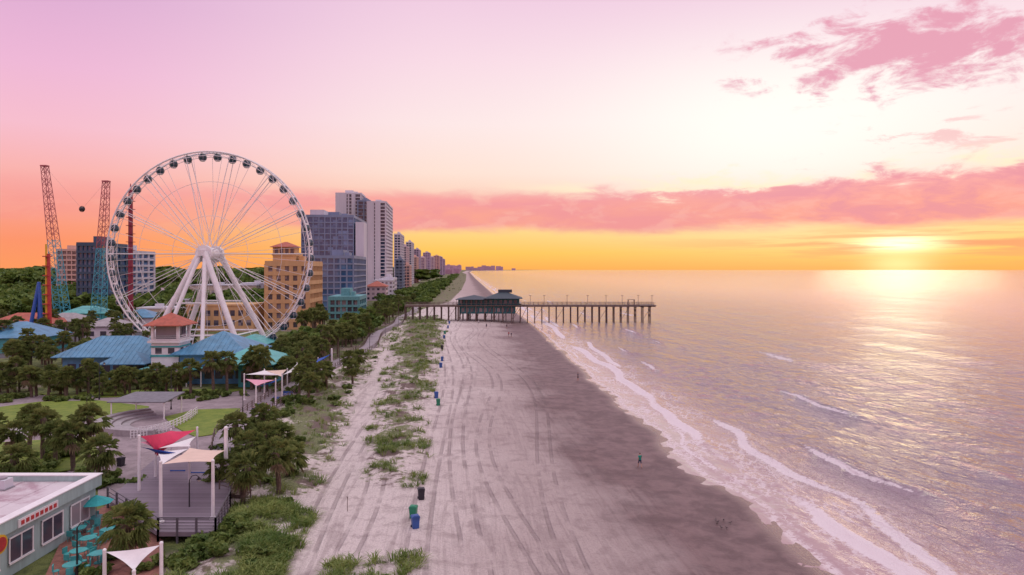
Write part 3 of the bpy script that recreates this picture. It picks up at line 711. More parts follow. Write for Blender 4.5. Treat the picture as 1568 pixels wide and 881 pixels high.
q=MB(); q.cyl((0,0,0),(-.3,0,30),0.45,0.25,10,0); q.cyl((0.9,0,3),(0.5,0,27),0.6,0.45,8,1); q.cyl((-6,0,0),(-2.5,0,18),0.6,0.5,8,2); q.cyl((-1.5,0,0),(-2.6,0,18),0.6,0.5,8,2); q.cyl((-4,2,0),(-2.5,0,18),0.4,0.4,8,2)
for i in range(9): q.box(-0.9,0.9,-0.9,0.9,3*i+2,3*i+2.3,3)
q.obj('towers',[YEL,RED,BLU,RED],e)
# ---------------------------------------------------------------- pavilion
e=empty('blue_roof_pavilion',((262-784)/F*134,134,0),0.04)
q=MB(); q.box(-2.6,2.6,-2.6,2.6,0,8.6); q.box(-3.1,3.1,-3.1,3.1,7.9,8.3)
for sx in (-2.4,2.4):
    for sy in (-2.4,2.4): q.box(sx-.25,sx+.25,sy-.25,sy+.25,8.6,11.2)
q.box(-2.0,2.0,-2.0,2.0,8.6,11.0,1)
for k in range(3): q.box(-3.0,3.0,-3.05,-2.98,8.5+k*.35,8.58+k*.35); q.box(2.98,3.05,-3.0,3.0,8.5+k*.35,8.58+k*.35)
q.box(-2.75,2.75,-2.75,2.75,5.2,5.6,2); q.box(-2.75,2.75,-2.75,2.75,7.0,7.3,2)
for sx in (-1.2,1.2): q.box(sx-.6,sx+.6,-2.66,-2.5,5.8,6.9,1); q.box(sx-.6,sx+.6,-2.66,-2.5,1.5,3.4,1)
for sx in (-1.2,1.2): q.box(2.5,2.66,sx-.6,sx+.6,5.8,6.9,1)
q.box(-2.72,2.72,-2.72,2.72,0.0,1.2,2)
q.obj('lookout_tower',[WHITE,G3,TEAL],e)
q=MB(); q.hip(-3.7,3.7,-3.7,3.7,11.3,13.6); q.cyl((0,0,13.5),(0,0,14.6),.08,.03,6); q.obj('tower_roof',REDR,e)
def roofseams(mb,x0,x1,y0,y1,z0,z1):
    n=int((x1-x0)/0.9); k=min(x1-x0,y1-y0)/2
    for i in range(1,n):
        x_=x0+(x1-x0)*i/n; dd=min(1,(x_-x0)/k,(x1-x_)/k); mb.cyl((x_,y0,z0+.02),(x_,y0+(y1-y0)/2*dd,z0+(z1-z0)*dd+.02),0.045,n=4)
BW_=mat('blue_wall',(0.10,0.30,0.48),0.6)
q=MB(); q.box(3.0,15.5,-3,9,0,5.6,0); q.box(15.5,21,-7,4,0,4.2,2); q.box(-22,-3,2,12,0,4.6,0)
for i in range(6): q.box(3.8+i*1.95,5.2+i*1.95,-3.07,-2.9,1.0,3.6,1)
for i in range(3): q.box(16+i*1.7,17.2+i*1.7,-7.07,-6.9,0.9,3.0,1)
for i in range(8): q.box(-21+i*2.2,-19.4+i*2.2,1.93,2.1,0.9,3.3,1)
for i in range(5): q.box(20.9,21.07,-6.4+i*2,-5.2+i*2,0.9,3.0,1)
q.obj('walls',[BW_,G3,TEAL],e)
q=MB()
R1=(1.5,16.5,-4.2,10.2,5.8,9.6); R3=(-23.5,-2.9,0.6,13.2,4.8,8.4); R4=(-12,-3.2,-4,3,4.0,6.2)
q.hip(*R1); q.hip(*R3); q.hip(*R4); roofseams(q,*R1); roofseams(q,*R3); roofseams(q,*R4); q.obj('blue_roofs',BLUER,e)
q=MB(); R2=(10.5,22.4,-8.4,5,4.4,7.2); q.hip(*R2); roofseams(q,*R2); q.obj('teal_roof',TEALR,e)
q=MB(); q.box(-3,9,-6.5,-3.2,3.2,3.4,0)
for i in range(5): q.cyl((-2.5+i*2.7,-6.2,0),(-2.5+i*2.7,-6.2,3.2),.12,n=6,m=1)
q.obj('porch',[TEALR,WHITE],e)
# ---------------------------------------------------------------- plaza, lawns, paths
def sheet(name,pxs,z,m):
    pts=[G(*p) for p in pxs]; q=MB(); q.prism(pts,z-0.08,z); return q.obj(name,m)
sheet('plaza_pavement',[(150,772),(300,800),(352,745),(352,690),(362,668),(392,634),(446,601),(430,596),(300,600),(120,604),(-60,612),(-80,690),(40,700),(150,740)],0.09,PAVE)
sheet('lawn',[(252,640),(300,629),(368,627),(366,640),(352,664),(300,671),(280,662),(262,652)],0.20,LAWN)
sheet('lawn',[(-60,633),(60,617),(150,615),(228,624),(225,636),(150,643),(40,650),(-60,655)],0.20,LAWN)
sheet('lawn',[(-40,682),(60,676),(140,672),(148,690),(150,715),(60,730),(-40,735)],0.20,LAWN)
sheet('lawn',[(60,604),(250,598),(380,597),(330,606),(200,609),(90,612)],0.20,LAWN)
sheet('footpath',[(-60,664),(60,654),(160,648),(165,656),(60,664),(-60,676)],0.10,GREYC)
sheet('parking_lot',[(-500,552),(60,548),(240,540),(300,512),(100,505),(-700,520)],0.06,mat('asphalt',(0.09,0.085,0.095),.9,.2,.5))
def ribbon(name,pts,hw,z,m,step=2.0,rail=None,rm=None):
    P_=[];
    for a_,b_ in zip(pts[:-1],pts[1:]):
        L=math.dist(a_,b_); n=max(1,int(L/step/ (1 if a_[1]<300 else 4)))
        for i in range(n): P_.append((a_[0]+(b_[0]-a_[0])*i/n,a_[1]+(b_[1]-a_[1])*i/n))
    P_.append(pts[-1])
    for _ in range(3): P_=[P_[0]]+[((P_[i-1][0]+2*P_[i][0]+P_[i+1][0])/4,(P_[i-1][1]+2*P_[i][1]+P_[i+1][1])/4) for i in range(1,len(P_)-1)]+[P_[-1]]
    q=MB(); L_=[];R_=[]
    for i,p in enumerate(P_):
        a_=P_[max(0,i-1)]; b_=P_[min(len(P_)-1,i+1)]; dx,dy=b_[0]-a_[0],b_[1]-a_[1]; l=math.hypot(dx,dy); nx,ny=-dy/l,dx/l
        L_.append((p[0]+nx*hw,p[1]+ny*hw)); R_.append((p[0]-nx*hw,p[1]-ny*hw))
    V=[];Fq=[]
    for l_,r_ in zip(L_,R_): V+= [(l_[0],l_[1],z),(r_[0],r_[1],z),(l_[0],l_[1],z-.5),(r_[0],r_[1],z-.5)]
    for i in range(len(P_)-1):
        k=4*i; Fq+=[(k,k+1,k+5,k+4),(k+2,k,k+4,k+6),(k+1,k+3,k+7,k+5)]
    q.add(V,Fq); e_=empty(name); q.obj('planks',m,e_)
    if rail:
        q=MB()
        for side in (L_,R_):
            for i,p in enumerate(side):
                if p[1]>330: break
                q.box(p[0]-.06,p[0]+.06,p[1]-.06,p[1]+.06,z,z+1.05)
                if i+1<len(side):
                    n_=side[i+1]
                    for hz in (0.35,0.7,1.05): q.cyl((p[0],p[1],z+hz),(n_[0],n_[1],z+hz),0.035,n=4,cap=False)
        q.obj('railing',rm,e_)
    return e_
BWS=[]
for a_,b_ in zip(BW[:-1],BW[1:]):
    n=max(1,int(math.dist(a_,b_)/8))
    for i in range(n):
        k=i/n; y_=a_[1]+(b_[1]-a_[1])*k; x_=a_[0]+(b_[0]-a_[0])*k+(1.3*math.sin(y_*0.075) if 100<y_<420 else 0)
        if y_<440: BWS.append((x_,y_))
ribbon('boardwalk',BWS,1.9,0.35,BWM,rail=True,rm=WOOD)
dp=[(242,815),(330,815),(352,772),(352,700),(240,700),(165,765)]
DP=[G(x,y,0.9) for x,y in dp]
e=empty('viewing_deck'); q=MB(); q.prism(DP,0.55,0.9); q.obj('planks',DECK,e)
q=MB()
for i in (0,1,2):
    a_,b_=DP[i],DP[(i+1)%6]; L=math.dist(a_,b_); n=int(L/1.6)+1
    for j in range(n+1):
        x_=a_[0]+(b_[0]-a_[0])*j/n; y_=a_[1]+(b_[1]-a_[1])*j/n; q.box(x_-.07,x_+.07,y_-.07,y_+.07,-0.3,2.05)
    for hz in (1.15,1.4,1.65,1.9,2.05): q.cyl((a_[0],a_[1],hz),(b_[0],b_[1],hz),0.03 if hz<2 else .06,n=5)
a_,b_=DP[5],DP[0]
for j in range(6):
    x_=a_[0]+(b_[0]-a_[0])*j/5; y_=a_[1]+(b_[1]-a_[1])*j/5; q.box(x_-.07,x_+.07,y_-.07,y_+.07,-.3,2.05)
for hz in (1.3,1.65,2.05): q.cyl((a_[0],a_[1],hz),(b_[0],b_[1],hz),0.04,n=5)
q.obj('railing',mat('dark_timber',(0.12,0.11,0.13),.7),e)
e=empty('beach_stairs'); sx,sy=G(378,757); q=MB()
for i in range(6): q.box(sx-2.2+i*.5,sx-1.7+i*.5,sy-1.2,sy+1.2,-.3,0.75-i*.14)
for s_ in (-1.25,1.25):
    for i in range(4): q.box(sx-2.2+i,sx-2.1+i,sy+s_-.05,sy+s_+.05,-.3,1.75-i*.28)
    for hz in (.95,.55): q.cyl((sx-2.2,sy+s_,.8+hz),(sx+.9,sy+s_,-.05+hz),.04,n=5)
q.obj('steps',WOOD,e)
def pole_at(px,pb,ptop,z0=0.3):
    x_,y_=G(px,pb,z0); return (x_,y_,z0),(x_,y_,z0+(pb-ptop)*y_/F)
def sail(corners,sag=0.35,n=8):
    c=[Vector(p) for p in corners]
    mid=sum(c,Vector())/len(c)
    if len(c)==3: c.append(c[2])
    q=MB(); V=[];Fq=[]
    for i in range(n+1):
        for j in range(n+1):
            u_,v_=i/n,j/n; p=c[0]*(1-u_)*(1-v_)+c[1]*u_*(1-v_)+c[2]*u_*v_+c[3]*(1-u_)*v_
            pull=0.16*max(4*u_*(1-u_)*(1-4*v_*(1-v_)),4*v_*(1-v_)*(1-4*u_*(1-u_)))
            p=p.lerp(mid,pull); p=p+Vector((0,0,-sag*4*u_*(1-u_)*4*v_*(1-v_))); V.append(p)
    for i in range(n):
        for j in range(n): k=i*(n+1)+j; Fq.append((k,k+1,k+n+2,k+n+1))
    q.add(V,Fq); return q
SW=mat('white_sail_cloth',(0.78,0.76,0.76),0.8,0.06); SP=mat('peach_sail_cloth',(0.74,0.56,0.46),0.8,0.08); SR=mat('red_sail_cloth',(0.62,0.03,0.10),0.8,0.1); SB=mat('blue_sail_cloth',(0.03,0.10,0.45),0.8,0.1); SPI=mat('pink_sail_cloth',(0.72,0.34,0.42),0.8,0.1)
def canopy(name,poles,sails):
    e=empty(name); q=MB(); tops=[]
    for (px,pb,pt,z0,r) in poles:
        a_,b_=pole_at(px,pb,pt,z0); q.cyl(a_,b_,r,r*.85,10); q.cyl(a_,(a_[0],a_[1],a_[2]+.15),r*2,r*2,10); q.sphere((b_[0],b_[1],b_[2]),r*1.0,8,6); tops.append(Vector(b_))
    q.obj('poles',WHITE,e)
    for i,(idx,m,offs,sg) in enumerate(sails):
        cs=[tops[k]-Vector((0,0,o)) for k,o in zip(idx,offs)]
        cc=sum(cs,Vector())/len(cs); cs=[c_.lerp(cc,0.04) for c_ in cs]
        sail(cs,sg).obj('sail_%d'%(i+1),m,e,True)
    return e
canopy('shade_sail_canopy',[(213,764,668,0.1,.15),(246,800,708,.9,.15),(326,795,706,.9,.15),(346,735,656,.9,.22),(302,716,655,.1,.13),(238,742,686,.1,.13),(290,752,684,.1,.12),(262,716,658,.1,.12)],
 [((1,2,3,6),SP,(0.2,0.1,2.2,.1),.15),((5,6,4),SW,(.1,.0,.9),.3),((0,5,4,7),SR,(.0,1.0,.2,.1),.25),((0,5,6),SB,(1.0,.5,.8),.2),((5,1,6),SW,(.3,.3,.2),.3),((0,7,5),SPI,(.6,.6,.2),.2)])
canopy('shade_sail_canopy',[(374,613,573,.1,.13),(405,606,566,.1,.13),(432,612,572,.3,.13),(440,596,565,.3,.13),(455,590,556,.3,.12),(478,588,560,.3,.12),(508,577,535,.3,.2),(487,575,548,.3,.12),(392,632,590,.2,.12),(422,622,580,.2,.12)],
 [((0,1,2),SW,(.1,.1,.3),.3),((1,3,2),SP,(.2,.1,.6),.3),((2,4,5),SW,(.3,.1,.2),.3),((5,7,6),SB,(.1,.2,.9),.3),((0,9,8),SPI,(.8,.2,.2),.2),((8,2,9),SB,(.3,.8,.4),.2)])
canopy('shade_sail_canopy',[(160,905,843,0.1,.14),(247,905,832,0.1,.14),(205,925,875,0.1,.14)],[((0,1,2),SW,(.1,.1,.0),.2)])
LG=mat('lamp_glass',(.75,.7,.6),.3)
def lamp(px,pb,h,double=False,z0=.1):
    x_,y_=G(px,pb,z0); e=empty('street_lamp',(x_,y_,z0)); q=MB(); q.cyl((0,0,0),(0,0,.5),.14,.10,8); q.cyl((0,0,.5),(0,0,h),.07,.05,8)
    for s_ in ((1,-1) if double else (1,)):
        q.tube([(0,0,h),(s_*.25,0,h+.35),(s_*.6,0,h+.42),(s_*.85,0,h+.25)],.035,6)
        q.cyl((s_*.85,0,h+.25),(s_*.85,0,h+.02),.06,.24,10); q.sphere((s_*.85,0,h),.15,8,6,1)
    q.obj('post_and_lantern',[DARK,LG],e)
for a_ in [(290,790,3.2),(262,627,6.0),(152,612,6.0),(133,640,3.0),(322,735,3.2),(118,881,3.4),(372,640,3.2),(545,555,4),(590,515,4),(520,560,4),(420,590,4),(566,535,4),(610,500,4)]: lamp(*a_)
e=empty('amphitheatre'); cx,cy=G(262,648); q=MB()
for k in range(4):
    R0=4.6+k*1.0
    pin=[(cx+R0*math.cos(a_)*1.15,cy+R0*math.sin(a_)) for a_ in np.linspace(2.3,4.9,26)]; po=[(cx+(R0+.9)*math.cos(a_)*1.15,cy+(R0+.9)*math.sin(a_)) for a_ in np.linspace(2.3,4.9,26)]
    for i in range(25): q.prism([pin[i],pin[i+1],po[i+1],po[i]],0.05,0.25+.22*k)
q.obj('curved_seating',GREYC,e)
e=empty('ramp_railing'); q=MB(); pth=[G(x,y,.1) for x,y in [(200,672),(225,669),(255,661),(282,648),(296,636)]]
for off in (0,1.8):
    pr=None
    for a_,b_ in zip(pth[:-1],pth[1:]):
        for i in range(5):
            p=(a_[0]+(b_[0]-a_[0])*i/5,a_[1]+(b_[1]-a_[1])*i/5+off); q.box(p[0]-.05,p[0]+.05,p[1]-.05,p[1]+.05,.1,1.2)
            if pr:
                for hz in (.5,.85,1.2): q.cyl((pr[0],pr[1],hz),(p[0],p[1],hz),.04,n=4,cap=False)
            pr=p
q.obj('white_rails',WHITE,e)
e=empty('stage_shelter'); cx,cy=G(222,640); q=MB()
q.add([(cx-4.5,cy-2,2.6),(cx+4,cy-2,2.6),(cx+4.5,cy+3,3.2),(cx-3.0,cy+3,3.2),(cx-4.5,cy-2,2.75),(cx+4,cy-2,2.75),(cx+4.5,cy+3,3.35),(cx-3.0,cy+3,3.35)],[(0,3,2,1),(4,5,6,7),(0,1,5,4),(1,2,6,5),(2,3,7,6),(3,0,4,7)])
for sx,sy in ((-4,-1.7),(3.7,-1.7),(4.1,2.7),(-2.8,2.7)): q.cyl((cx+sx,cy+sy,0.1),(cx+sx,cy+sy,2.62),.1,n=8,m=1)
q.obj('roof_and_posts',[mat('grey_roof',(0.18,0.18,0.20),.6),WHITE],e)
pts=[]
for (px,py,r_,n) in [(150,745,2.2,16),(95,700,2.0,10),(20,735,2.2,14),(330,606,2,8),(60,640,1,6),(120,612,2.0,10),(230,609,2.0,10),(300,612,2,10),(430,640,1.5,8),(455,620,2,10),(400,672,2,12),(380,700,1.8,14),(400,730,2,16),(470,600,2.6,16),(430,680,1.6,10),(300,850,1.3,6),(280,860,1.3,8),(340,835,1.2,6),(170,860,1,5),(10,612,2,9)]:
    cx,cy=G(px,py)
    for i in range(n):
        k=random.uniform(1.0,2.0); x_=cx+random.gauss(0,r_); y_=cy+random.gauss(0,r_); pts.append((x_,y_,zg(x_,y_)-0.5*k,k*1.5,k*1.2))
scatter('shrub_beds',SH,pts,[SHRUB,SHRUB])
for px,py,h in [(200,868,2.9),(372,772,2.9),(427,760,3.6),(410,716,3.6),(385,722,2.9),(362,695,2.9),(405,682,2.9),(425,700,2.2),(345,745,2.2),(440,735,2.2),(378,742,3.6),(395,700,2.2),
 (65,705,4.4),(18,725,4.4),(112,722,3.6),(28,755,2.9),(150,742,2.9),(85,712,3.6),(135,715,4.4),(-10,705,4.4),(45,690,3.6),(347,597,4.4),(472,622,3.6),(458,612,3.6),(486,606,3.6),(470,600,4.4),(500,598,2.9),(292,607,4.4),(275,604,3.6),(540,590,2.9),(532,578,3.6),(548,572,2.9)]:
    x_,y_=G(px,py); palm(x_,y_,h,1.08)
for i in range(34):
    px=-20+i*9+random.uniform(-7,7); x_,y_=G(px,603+random.uniform(-9,7)); palm(x_,y_,random.choice((2.2,2.9,3.6,4.4)))
for i in range(30):
    px=random.uniform(0,235); x_,y_=G(px,random.uniform(552,572)); palm(x_,y_,random.choice((3.6,4.4,5.2)),1.1)
for i in range(105):
    y_=random.uniform(118,420); x_=float(landx(y_))-random.uniform(2.8,13); 
    palm(x_,y_,random.choice((2.9,3.6,4.4,5.2)),1.15)
for i in range(22):
    px=random.uniform(410,470); x_,y_=G(px,random.uniform(545,580)); palm(x_,y_,random.choice((3.6,4.4,5.2)),1.0)
for i in range(40):
    px=random.uniform(0,300); x_,y_=G(px,random.uniform(503,540)); palm(x_,y_,random.choice((3.6,4.4,5.2)),1.25)
for i in range(14): x_,y_=G(random.uniform(455,500),random.uniform(498,520)); palm(x_,y_,5.2,1.3)
# ---------------------------------------------------------------- foreground restaurant
e=empty('beach_restaurant',(-36.0,41.0,0),0.0)
AQ=mat('aqua_stucco',(0.36,0.50,0.48),.75,.15,.8,streak=True)
m,t,b=newmat('stained_flat_roof'); P=t.pos(); n1=t.noise(P,.35,5.,.6,.5); n2=t.noise(P,3.,4.,.7)
cc=t.mix(t.mr(n1,.42,.62),(0.62,0.56,0.58),(0.40,0.27,0.31)); cc=t.mix(t.m('MULTIPLY',t.mr(n2,.5,.7),.4),cc,(.75,.72,.72)); t.put(b.inputs['Base Color'],cc); b.inputs['Roughness'].default_value=.7; RF=m
q=MB(); q.box(-26,0,0,18,0,3.7); q.obj('walls',AQ,e)
q=MB(); q.box(-25.6,-.35,.35,17.65,3.70,3.78)
for i in range(1,9): q.box(-25.6+i*2.8,-25.52+i*2.8,.35,17.65,3.78,3.81)
q.obj('flat_roof',RF,e)
q=MB(); q.box(-.3,.35,-.3,18.3,3.3,4.25); q.box(-26.3,-.3,17.7,18.3,3.3,4.25); q.box(-26.3,-.3,-.3,.3,3.3,4.25); q.box(-.35,.42,-.35,18.35,4.25,4.33,1); q.box(-26.3,-.35,17.65,18.35,4.25,4.33,1); q.obj('parapet',[AQ,WHITE],e)
q=MB()
for i in range(5):
    y_=1.0+i*3.4; q.box(0,.08,y_,y_+2.3,1.0,2.7,0)
    q.box(0.08,.14,y_-.1,y_,.9,2.8,1); q.box(.08,.14,y_+2.3,y_+2.4,.9,2.8,1); q.box(.08,.15,y_-.1,y_+2.4,2.7,2.82,1); q.box(.08,.2,y_-.1,y_+2.4,.88,1.0,1); q.box(.08,.13,y_+1.12,y_+1.2,1.0,2.7,1)
q.obj('windows',[G3,WHITE],e)
q=MB(); q.cyl((.36,6.4,2.9),(.5,6.4,2.9),.65,n=20); q.cyl((.5,6.4,2.9),(.54,6.4,2.9),.5,n=20,m=1); q.box(.36,.44,8.2,12.5,3.35,3.95,2)
for i in range(8): q.box(.44,.48,8.45+i*.5,8.75+i*.5,3.5,3.8,1)
q.obj('sign_board',[YEL,RED,WHITE],e)
q=MB()
for (x_,y_) in ((-7,15.2),(-11.5,9.5)):
    q.box(x_,x_+1.2,y_,y_+1.0,3.78,4.6); q.cyl((x_+.6,y_+.5,4.6),(x_+.6,y_+.5,4.75),.4,n=14,m=1); q.box(x_-.1,x_+1.3,y_-.1,y_+1.1,3.78,3.88,1)
q.cyl((-9,14.5,3.78),(-9,14.5,4.4),.12,n=8,m=1)
q.obj('air_conditioners',[GREYW,STEEL],e)
sheet('brick_patio',[(105,805),(165,775),(250,830),(250,905),(60,905)],0.13,mat('brick_paving',(0.30,0.13,0.10),.85,.3,2.5,bump=.4))
for i,(px,py) in enumerate([(120,822),(148,805),(135,838),(165,825),(150,862),(120,858),(110,880)]):
    x_,y_=G(px,py,.13); e=empty('patio_table',(x_,y_,.13),i*.6); q=MB(); q.cyl((0,0,.72),(0,0,.76),.6,n=18); q.cyl((0,0,0),(0,0,.72),.05,n=6); q.cyl((0,0,0),(0,0,.04),.3,n=10)
    for k in range(4):
        a_=k*1.571; cx,cy=.95*math.cos(a_),.95*math.sin(a_); q.cyl((cx,cy,.43),(cx,cy,.47),.22,n=12)
        for dx in (-.15,.15):
            for dy in (-.15,.15): q.cyl((cx+dx,cy+dy,0),(cx+dx,cy+dy,.43),.02,n=4)
        q.box(cx*1.2-.03-.2*abs(math.sin(a_)),cx*1.2+.03+.2*abs(math.sin(a_)),cy*1.2-.03-.2*abs(math.cos(a_)),cy*1.2+.03+.2*abs(math.cos(a_)),.47,.9)
    q.obj('table_and_chairs',TEAL,e)
    if i==1:
        q=MB(); q.cyl((0,0,.7),(0,0,2.5),.03,n=6,m=1); q.cyl((0,0,2.0),(0,0,2.6),1.3,.03,8,0,False); q.obj('umbrella',[mat('teal_canvas',(.03,.35,.36),.8),STEEL],e)
def bench(px,py,z0=.1,rot=0):
    x_,y_=G(px,py,z0); e=empty('park_bench',(x_,y_,z0),rot); q=MB()
    for k in range(4): q.box(-.8,.8,-.22+k*.12,-.12+k*.12,.42,.46)
    for k in range(3): q.box(-.8,.8,.28,.32,.55+k*.14,.65+k*.14)
    for s_ in (-.7,.7): q.box(s_-.04,s_+.04,-.2,-.14,0,.42); q.box(s_-.04,s_+.04,.26,.32,0,.95); q.box(s_-.04,s_+.04,-.2,.3,.36,.42)
    q.obj('slats_and_frame',BLU,e)
for a_ in [(425,617),(440,608),(400,628),(270,735),(300,738)]: bench(*a_)
def bin_(px,py,m,h=1.1,r=.32):
    x_,y_=G(px,py); z0=zg(x_,y_); e=empty('trash_bin',(x_,y_,z0),random.uniform(-.4,.4)); q=MB()
    q.add([(-r*.8,-r*.8,0),(r*.8,-r*.8,0),(r*.8,r*.8,0),(-r*.8,r*.8,0),(-r,-r,h*.85),(r,-r,h*.85),(r,r,h*.85),(-r,r,h*.85)],[(0,3,2,1),(4,5,6,7),(0,1,5,4),(1,2,6,5),(2,3,7,6),(3,0,4,7)])
    q.box(-r*1.1,r*1.1,-r*1.1,r*1.1,h*.85,h*.90); q.box(-r*.95,r*.95,-r*1.0,r*1.0,h*.90,h*.97); q.box(-r*.6,r*.6,-r*.7,r*.7,h*.97,h)
    q.cyl((-r*1.05,r*.9,.1),(-r*.8,r*.9,.1),.11,n=10,m=1); q.cyl((r*.8,r*.9,.1),(r*1.05,r*.9,.1),.11,n=10,m=1); q.cyl((-r*.8,r*1.15,h*.86),(r*.8,r*1.15,h*.86),.03,n=6,m=1)
    q.obj('body_and_lid',[m,DARK],e)
BG=mat('green_plastic',(.02,.22,.12),.5); BB=mat('blue_plastic',(.03,.10,.33),.5); BD=mat('black_plastic',(.02,.02,.03),.5)
for a_ in [(645,765,BD),(633,793,BG),(636,809,BB),(671,621,BG),(668,610,BB),(675,563,BB),(677,553,BB),(677,535,BD),(680,519,BB),(686,503,BB),(688,496,BB),(681,512,BG),(185,715,BD)]: bin_(*a_)
x_,y_=G(532,783); q=MB(); q.cyl((x_,y_,-.2),(x_,y_,1.3),.035,n=6); q.cyl((x_,y_,1.15),(x_,y_,1.32),.055,n=6); q.obj('marker_post',WOOD)
# ---------------------------------------------------------------- pier
e=empty('fishing_pier',(0,295,0)); x0p=-46; x1p=61.5; zd=6.4
q=MB(); q.box(x0p,x1p,-2.6,2.6,zd,zd+.35); q.box(x0p,x1p,-2.7,-2.4,zd-.4,zd); q.box(x0p,x1p,2.4,2.7,zd-.4,zd)
q.box(x1p-7,x1p,-4.5,4.5,zd+.02,zd+.37); q.obj('deck',WOOD,e)
q=MB(); k=0
x_=x0p
while x_<=x1p:
    for y_ in (-2.2,0,2.2): q.cyl((x_,y_,-3),(x_,y_,zd),.16,n=7)
    q.box(x_-.15,x_+.15,-2.9,2.9,zd-.75,zd-.4)
    if k%2==0: q.cyl((x_,-2.3,1),(x_,2.3,zd-.8),.09,n=5); q.cyl((x_,2.3,1),(x_,-2.3,zd-.8),.09,n=5)
    if k%3==0 and x_+3.2<x1p: q.cyl((x_,-2.35,0.8),(x_+3.1,-2.35,zd-.8),.08,n=5)
    x_+=3.1; k+=1
q.obj('piles',WOOD,e)
q=MB(); x_=x0p
while x_<=x1p:
    for y_ in (-2.55,2.55): q.box(x_-.06,x_+.06,y_-.06,y_+.06,zd+.35,zd+1.5)
    x_+=2.05
for y_ in (-2.55,2.55):
    for hz in (.7,1.1,1.5): q.box(x0p,x1p,y_-.04,y_+.04,zd+hz-.04,zd+hz+.04)
for x_ in (8,14,24,33,41,48,55,61): q.cyl((x_,2.4,zd),(x_,2.4,zd+4.3),.08,n=6); q.box(x_-.5,x_+.5,2.3,2.5,zd+4.2,zd+4.35)
q.box(50,53,-1,1,zd+2.5,zd+2.65); 
for x_ in (50.2,52.8): q.box(x_-.08,x_+.08,-.9,.9,zd+.3,zd+2.5)
q.obj('railing_and_lamps',WOOD,e)
DG=mat('dark_slate_roof',(.03,.05,.07),.55); TW=mat('dark_teal_walls',(.03,.15,.16),.7)
e2=empty('pier_building',(0,297,0))
q=MB(); q.box(-23,3.2,-5.5,6,zd+.36,zd+3.2,0); q.box(-9,2.2,-4.5,5,zd+3.2,zd+4.0,0); q.box(-22,1.5,-6.2,5.5,3.2,zd+.05,0)
for i in range(12): q.box(-22.3+i*2.1,-21+i*2.1,-5.57,-5.4,zd+1.2,zd+2.6,1); q.box(-21.5+i*1.9,-20.3+i*1.9,-6.27,-6.1,4.0,5.6,1)
q.box(-24,4.2,-7.6,6.5,zd+.1,zd+.35,2)
for i in range(14): q.cyl((-23.5+i*2.1,-7.3,zd+.3),(-23.5+i*2.1,-7.3,zd+2.7),.09,n=5,m=2); q.box(-23.5+i*2.0,-23.4+i*2.0,-7.4,-7.3,zd+.3,zd+1.2,2)
q.box(-24,4.2,-7.42,-7.34,zd+1.2,zd+1.3,2)
q.obj('walls',[TW,G3,WOOD],e2)
q=MB(); q.hip(-24,-9,-8.0,7,zd+2.9,zd+4.6); q.hip(-12,4.5,-8.2,7.2,zd+3.3,zd+6.2); q.box(-6,0,-1.5,1.5,zd+5.6,zd+6.9); q.obj('roof',DG,e2)
q=MB()
for i in range(8):
    for y_ in (-7,-3.5,3.5,6): q.cyl((-23+i*3.8,y_,-1.5),(-23+i*3.8,y_,zd+.1),.22,n=7)
    q.cyl((-23+i*3.8,-7,.5),(-20+i*3.8,-7,zd),.1,n=5)
q.obj('piles',WOOD,e2)
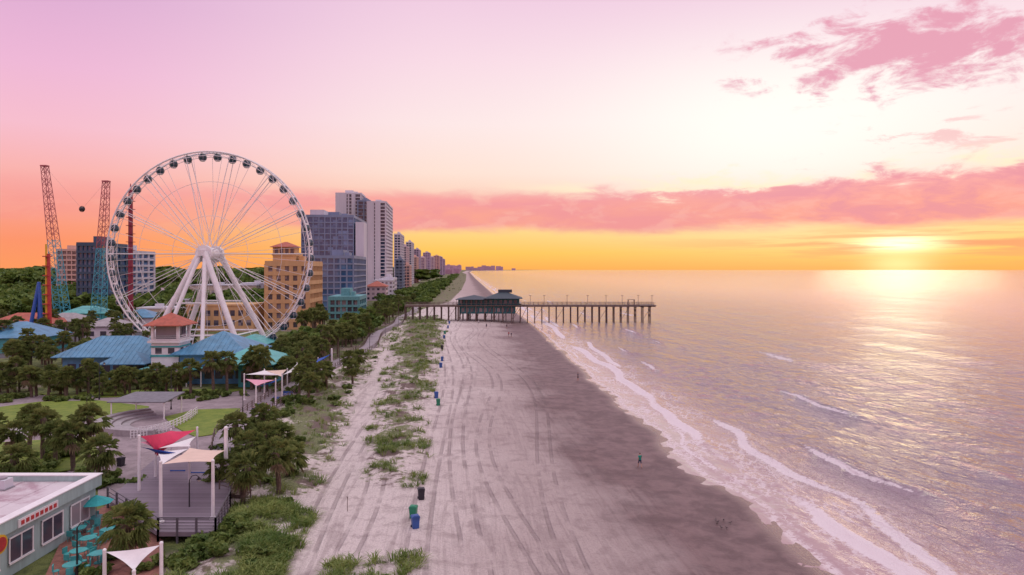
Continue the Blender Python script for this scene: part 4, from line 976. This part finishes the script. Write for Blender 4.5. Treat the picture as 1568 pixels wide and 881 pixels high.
# ---------------------------------------------------------------- people
SKIN=mat('skin',(0.45,0.27,0.19),.6,.05); HAIR=mat('dark_hair',(.04,.025,.02),.7)
def person(px,py,shirt,shorts,rot=0.0,h=1.72,stride=.28):
    x_,y_=G(px,py,-.3); z=zg(x_,y_); x_,y_=G(px,py,z); z=zg(x_,y_)
    s_=h/1.72; me=bpy.data.meshes.new('person'); 
    V=[(0,0,.93),(0,0,1.12),(0,.0,1.32),(0,0,1.45),(0,.02,1.53),(0,.03,1.63),(0,.02,1.71), (-.17,0,1.40),(-.23,-.10,1.14),(-.22,.06,.92),(-.21,.11,.84),(.17,0,1.40),(.23,.10,1.14),(.22,.20,.92),(.21,.24,.84),
       (-.09,0,.88),(-.10,stride*.7,.50),(-.10,stride,.08),(-.10,stride+.16,.035),(.09,0,.88),(.10,-stride*.25,.50),(.10,-stride,.12),(.10,-stride+.13,.035)]
    E=[(0,1),(1,2),(2,3),(3,4),(4,5),(5,6),(3,7),(7,8),(8,9),(9,10),(3,11),(11,12),(12,13),(13,14),(0,15),(15,16),(16,17),(17,18),(0,19),(19,20),(20,21),(21,22)]
    Rr=[.15,.135,.16,.10,.055,.10,.07,.065,.048,.032,.035,.065,.048,.032,.035,.095,.06,.04,.035,.095,.06,.04,.035]
    me.from_pydata([tuple(c*s_ for c in v) for v in V],E,[]); o=bpy.data.objects.new('tmp',me); COL.objects.link(o)
    o.modifiers.new('s','SKIN')
    for i,v in enumerate(me.skin_vertices[0].data): v.radius=(Rr[i]*s_,Rr[i]*s_*(.75 if i<4 else 1)); v.use_root=(i==0)
    o.modifiers.new('u','SUBSURF').levels=2
    dg=bpy.context.evaluated_depsgraph_get(); m2=bpy.data.meshes.new_from_object(o.evaluated_get(dg)); bpy.data.objects.remove(o)
    for mm in (shirt,shorts,SKIN,HAIR): m2.materials.append(mm)
    for p in m2.polygons:
        c=p.center/s_; p.use_smooth=True
        if c.z>1.60 and (c.y<.05 or c.z>1.69): p.material_index=3
        elif c.z>1.47: p.material_index=2
        elif abs(c.x)>.19 and c.z<1.22: p.material_index=2
        elif c.z>.92: p.material_index=0
        elif c.z>.52: p.material_index=1
        else: p.material_index=2
    e=empty('person',(x_,y_,z),rot); b_=bpy.data.objects.new('body',m2); COL.objects.link(b_); b_.parent=e
    q=MB(); q.sphere((-.035*s_,.115*s_,1.645*s_),.013*s_,6,4); q.sphere((.035*s_,.115*s_,1.645*s_),.013*s_,6,4); q.obj('eyes',DARK,e)
    q=MB(); q.sphere((0,.13*s_,1.61*s_),.018*s_,6,4); q.sphere((0,.115*s_,1.57*s_),.02*s_,6,4,0,.4)
    for sx in (-.1,.1): q.sphere((sx*s_,.03*s_,1.63*s_),.028*s_,6,4)
    q.obj('nose_mouth_ears',SKIN,e)
GS=mat('green_shirt',(.02,.30,.22),.8); NV=mat('navy_cloth',(.02,.03,.08),.8); RSH=mat('red_shirt',(.4,.05,.05),.8); WS=mat('white_shirt',(.6,.6,.6),.8)
person(980,716,GS,NV,rot=.3); person(885,583,NV,DARK,rot=1.2,stride=.1); person(779,516,RSH,NV,rot=2.5); person(783,517,NV,DARK,rot=2.2); person(733,497,WS,NV); person(745,503,NV,DARK)
person(388,640,NV,DARK); person(408,634,RSH,NV); person(776,503,NV,DARK)
for i in range(7):
    x_,y_=G(1108+random.uniform(-14,14),803+random.uniform(-7,7),-.7); z=zg(x_,y_); e=empty('shorebird',(x_,y_,z),random.uniform(0,6)); q=MB()
    q.sphere((0,0,.16),.075,8,6,0,.75); q.cyl((-.05,0,.16),(-.17,0,.15),.05,.01,6); q.cyl((.05,0,.18),(.09,0,.25),.03,.025,6); q.sphere((.10,0,.27),.035,6,5); q.cyl((.13,0,.27),(.18,0,.265),.008,.003,4,1)
    for s_ in (-.025,.025): q.cyl((0,s_,0),(0,s_,.12),.006,n=4,m=1)
    q.obj('body',[mat('bird_feathers',(.12,.10,.10),.8),DARK],e,True)
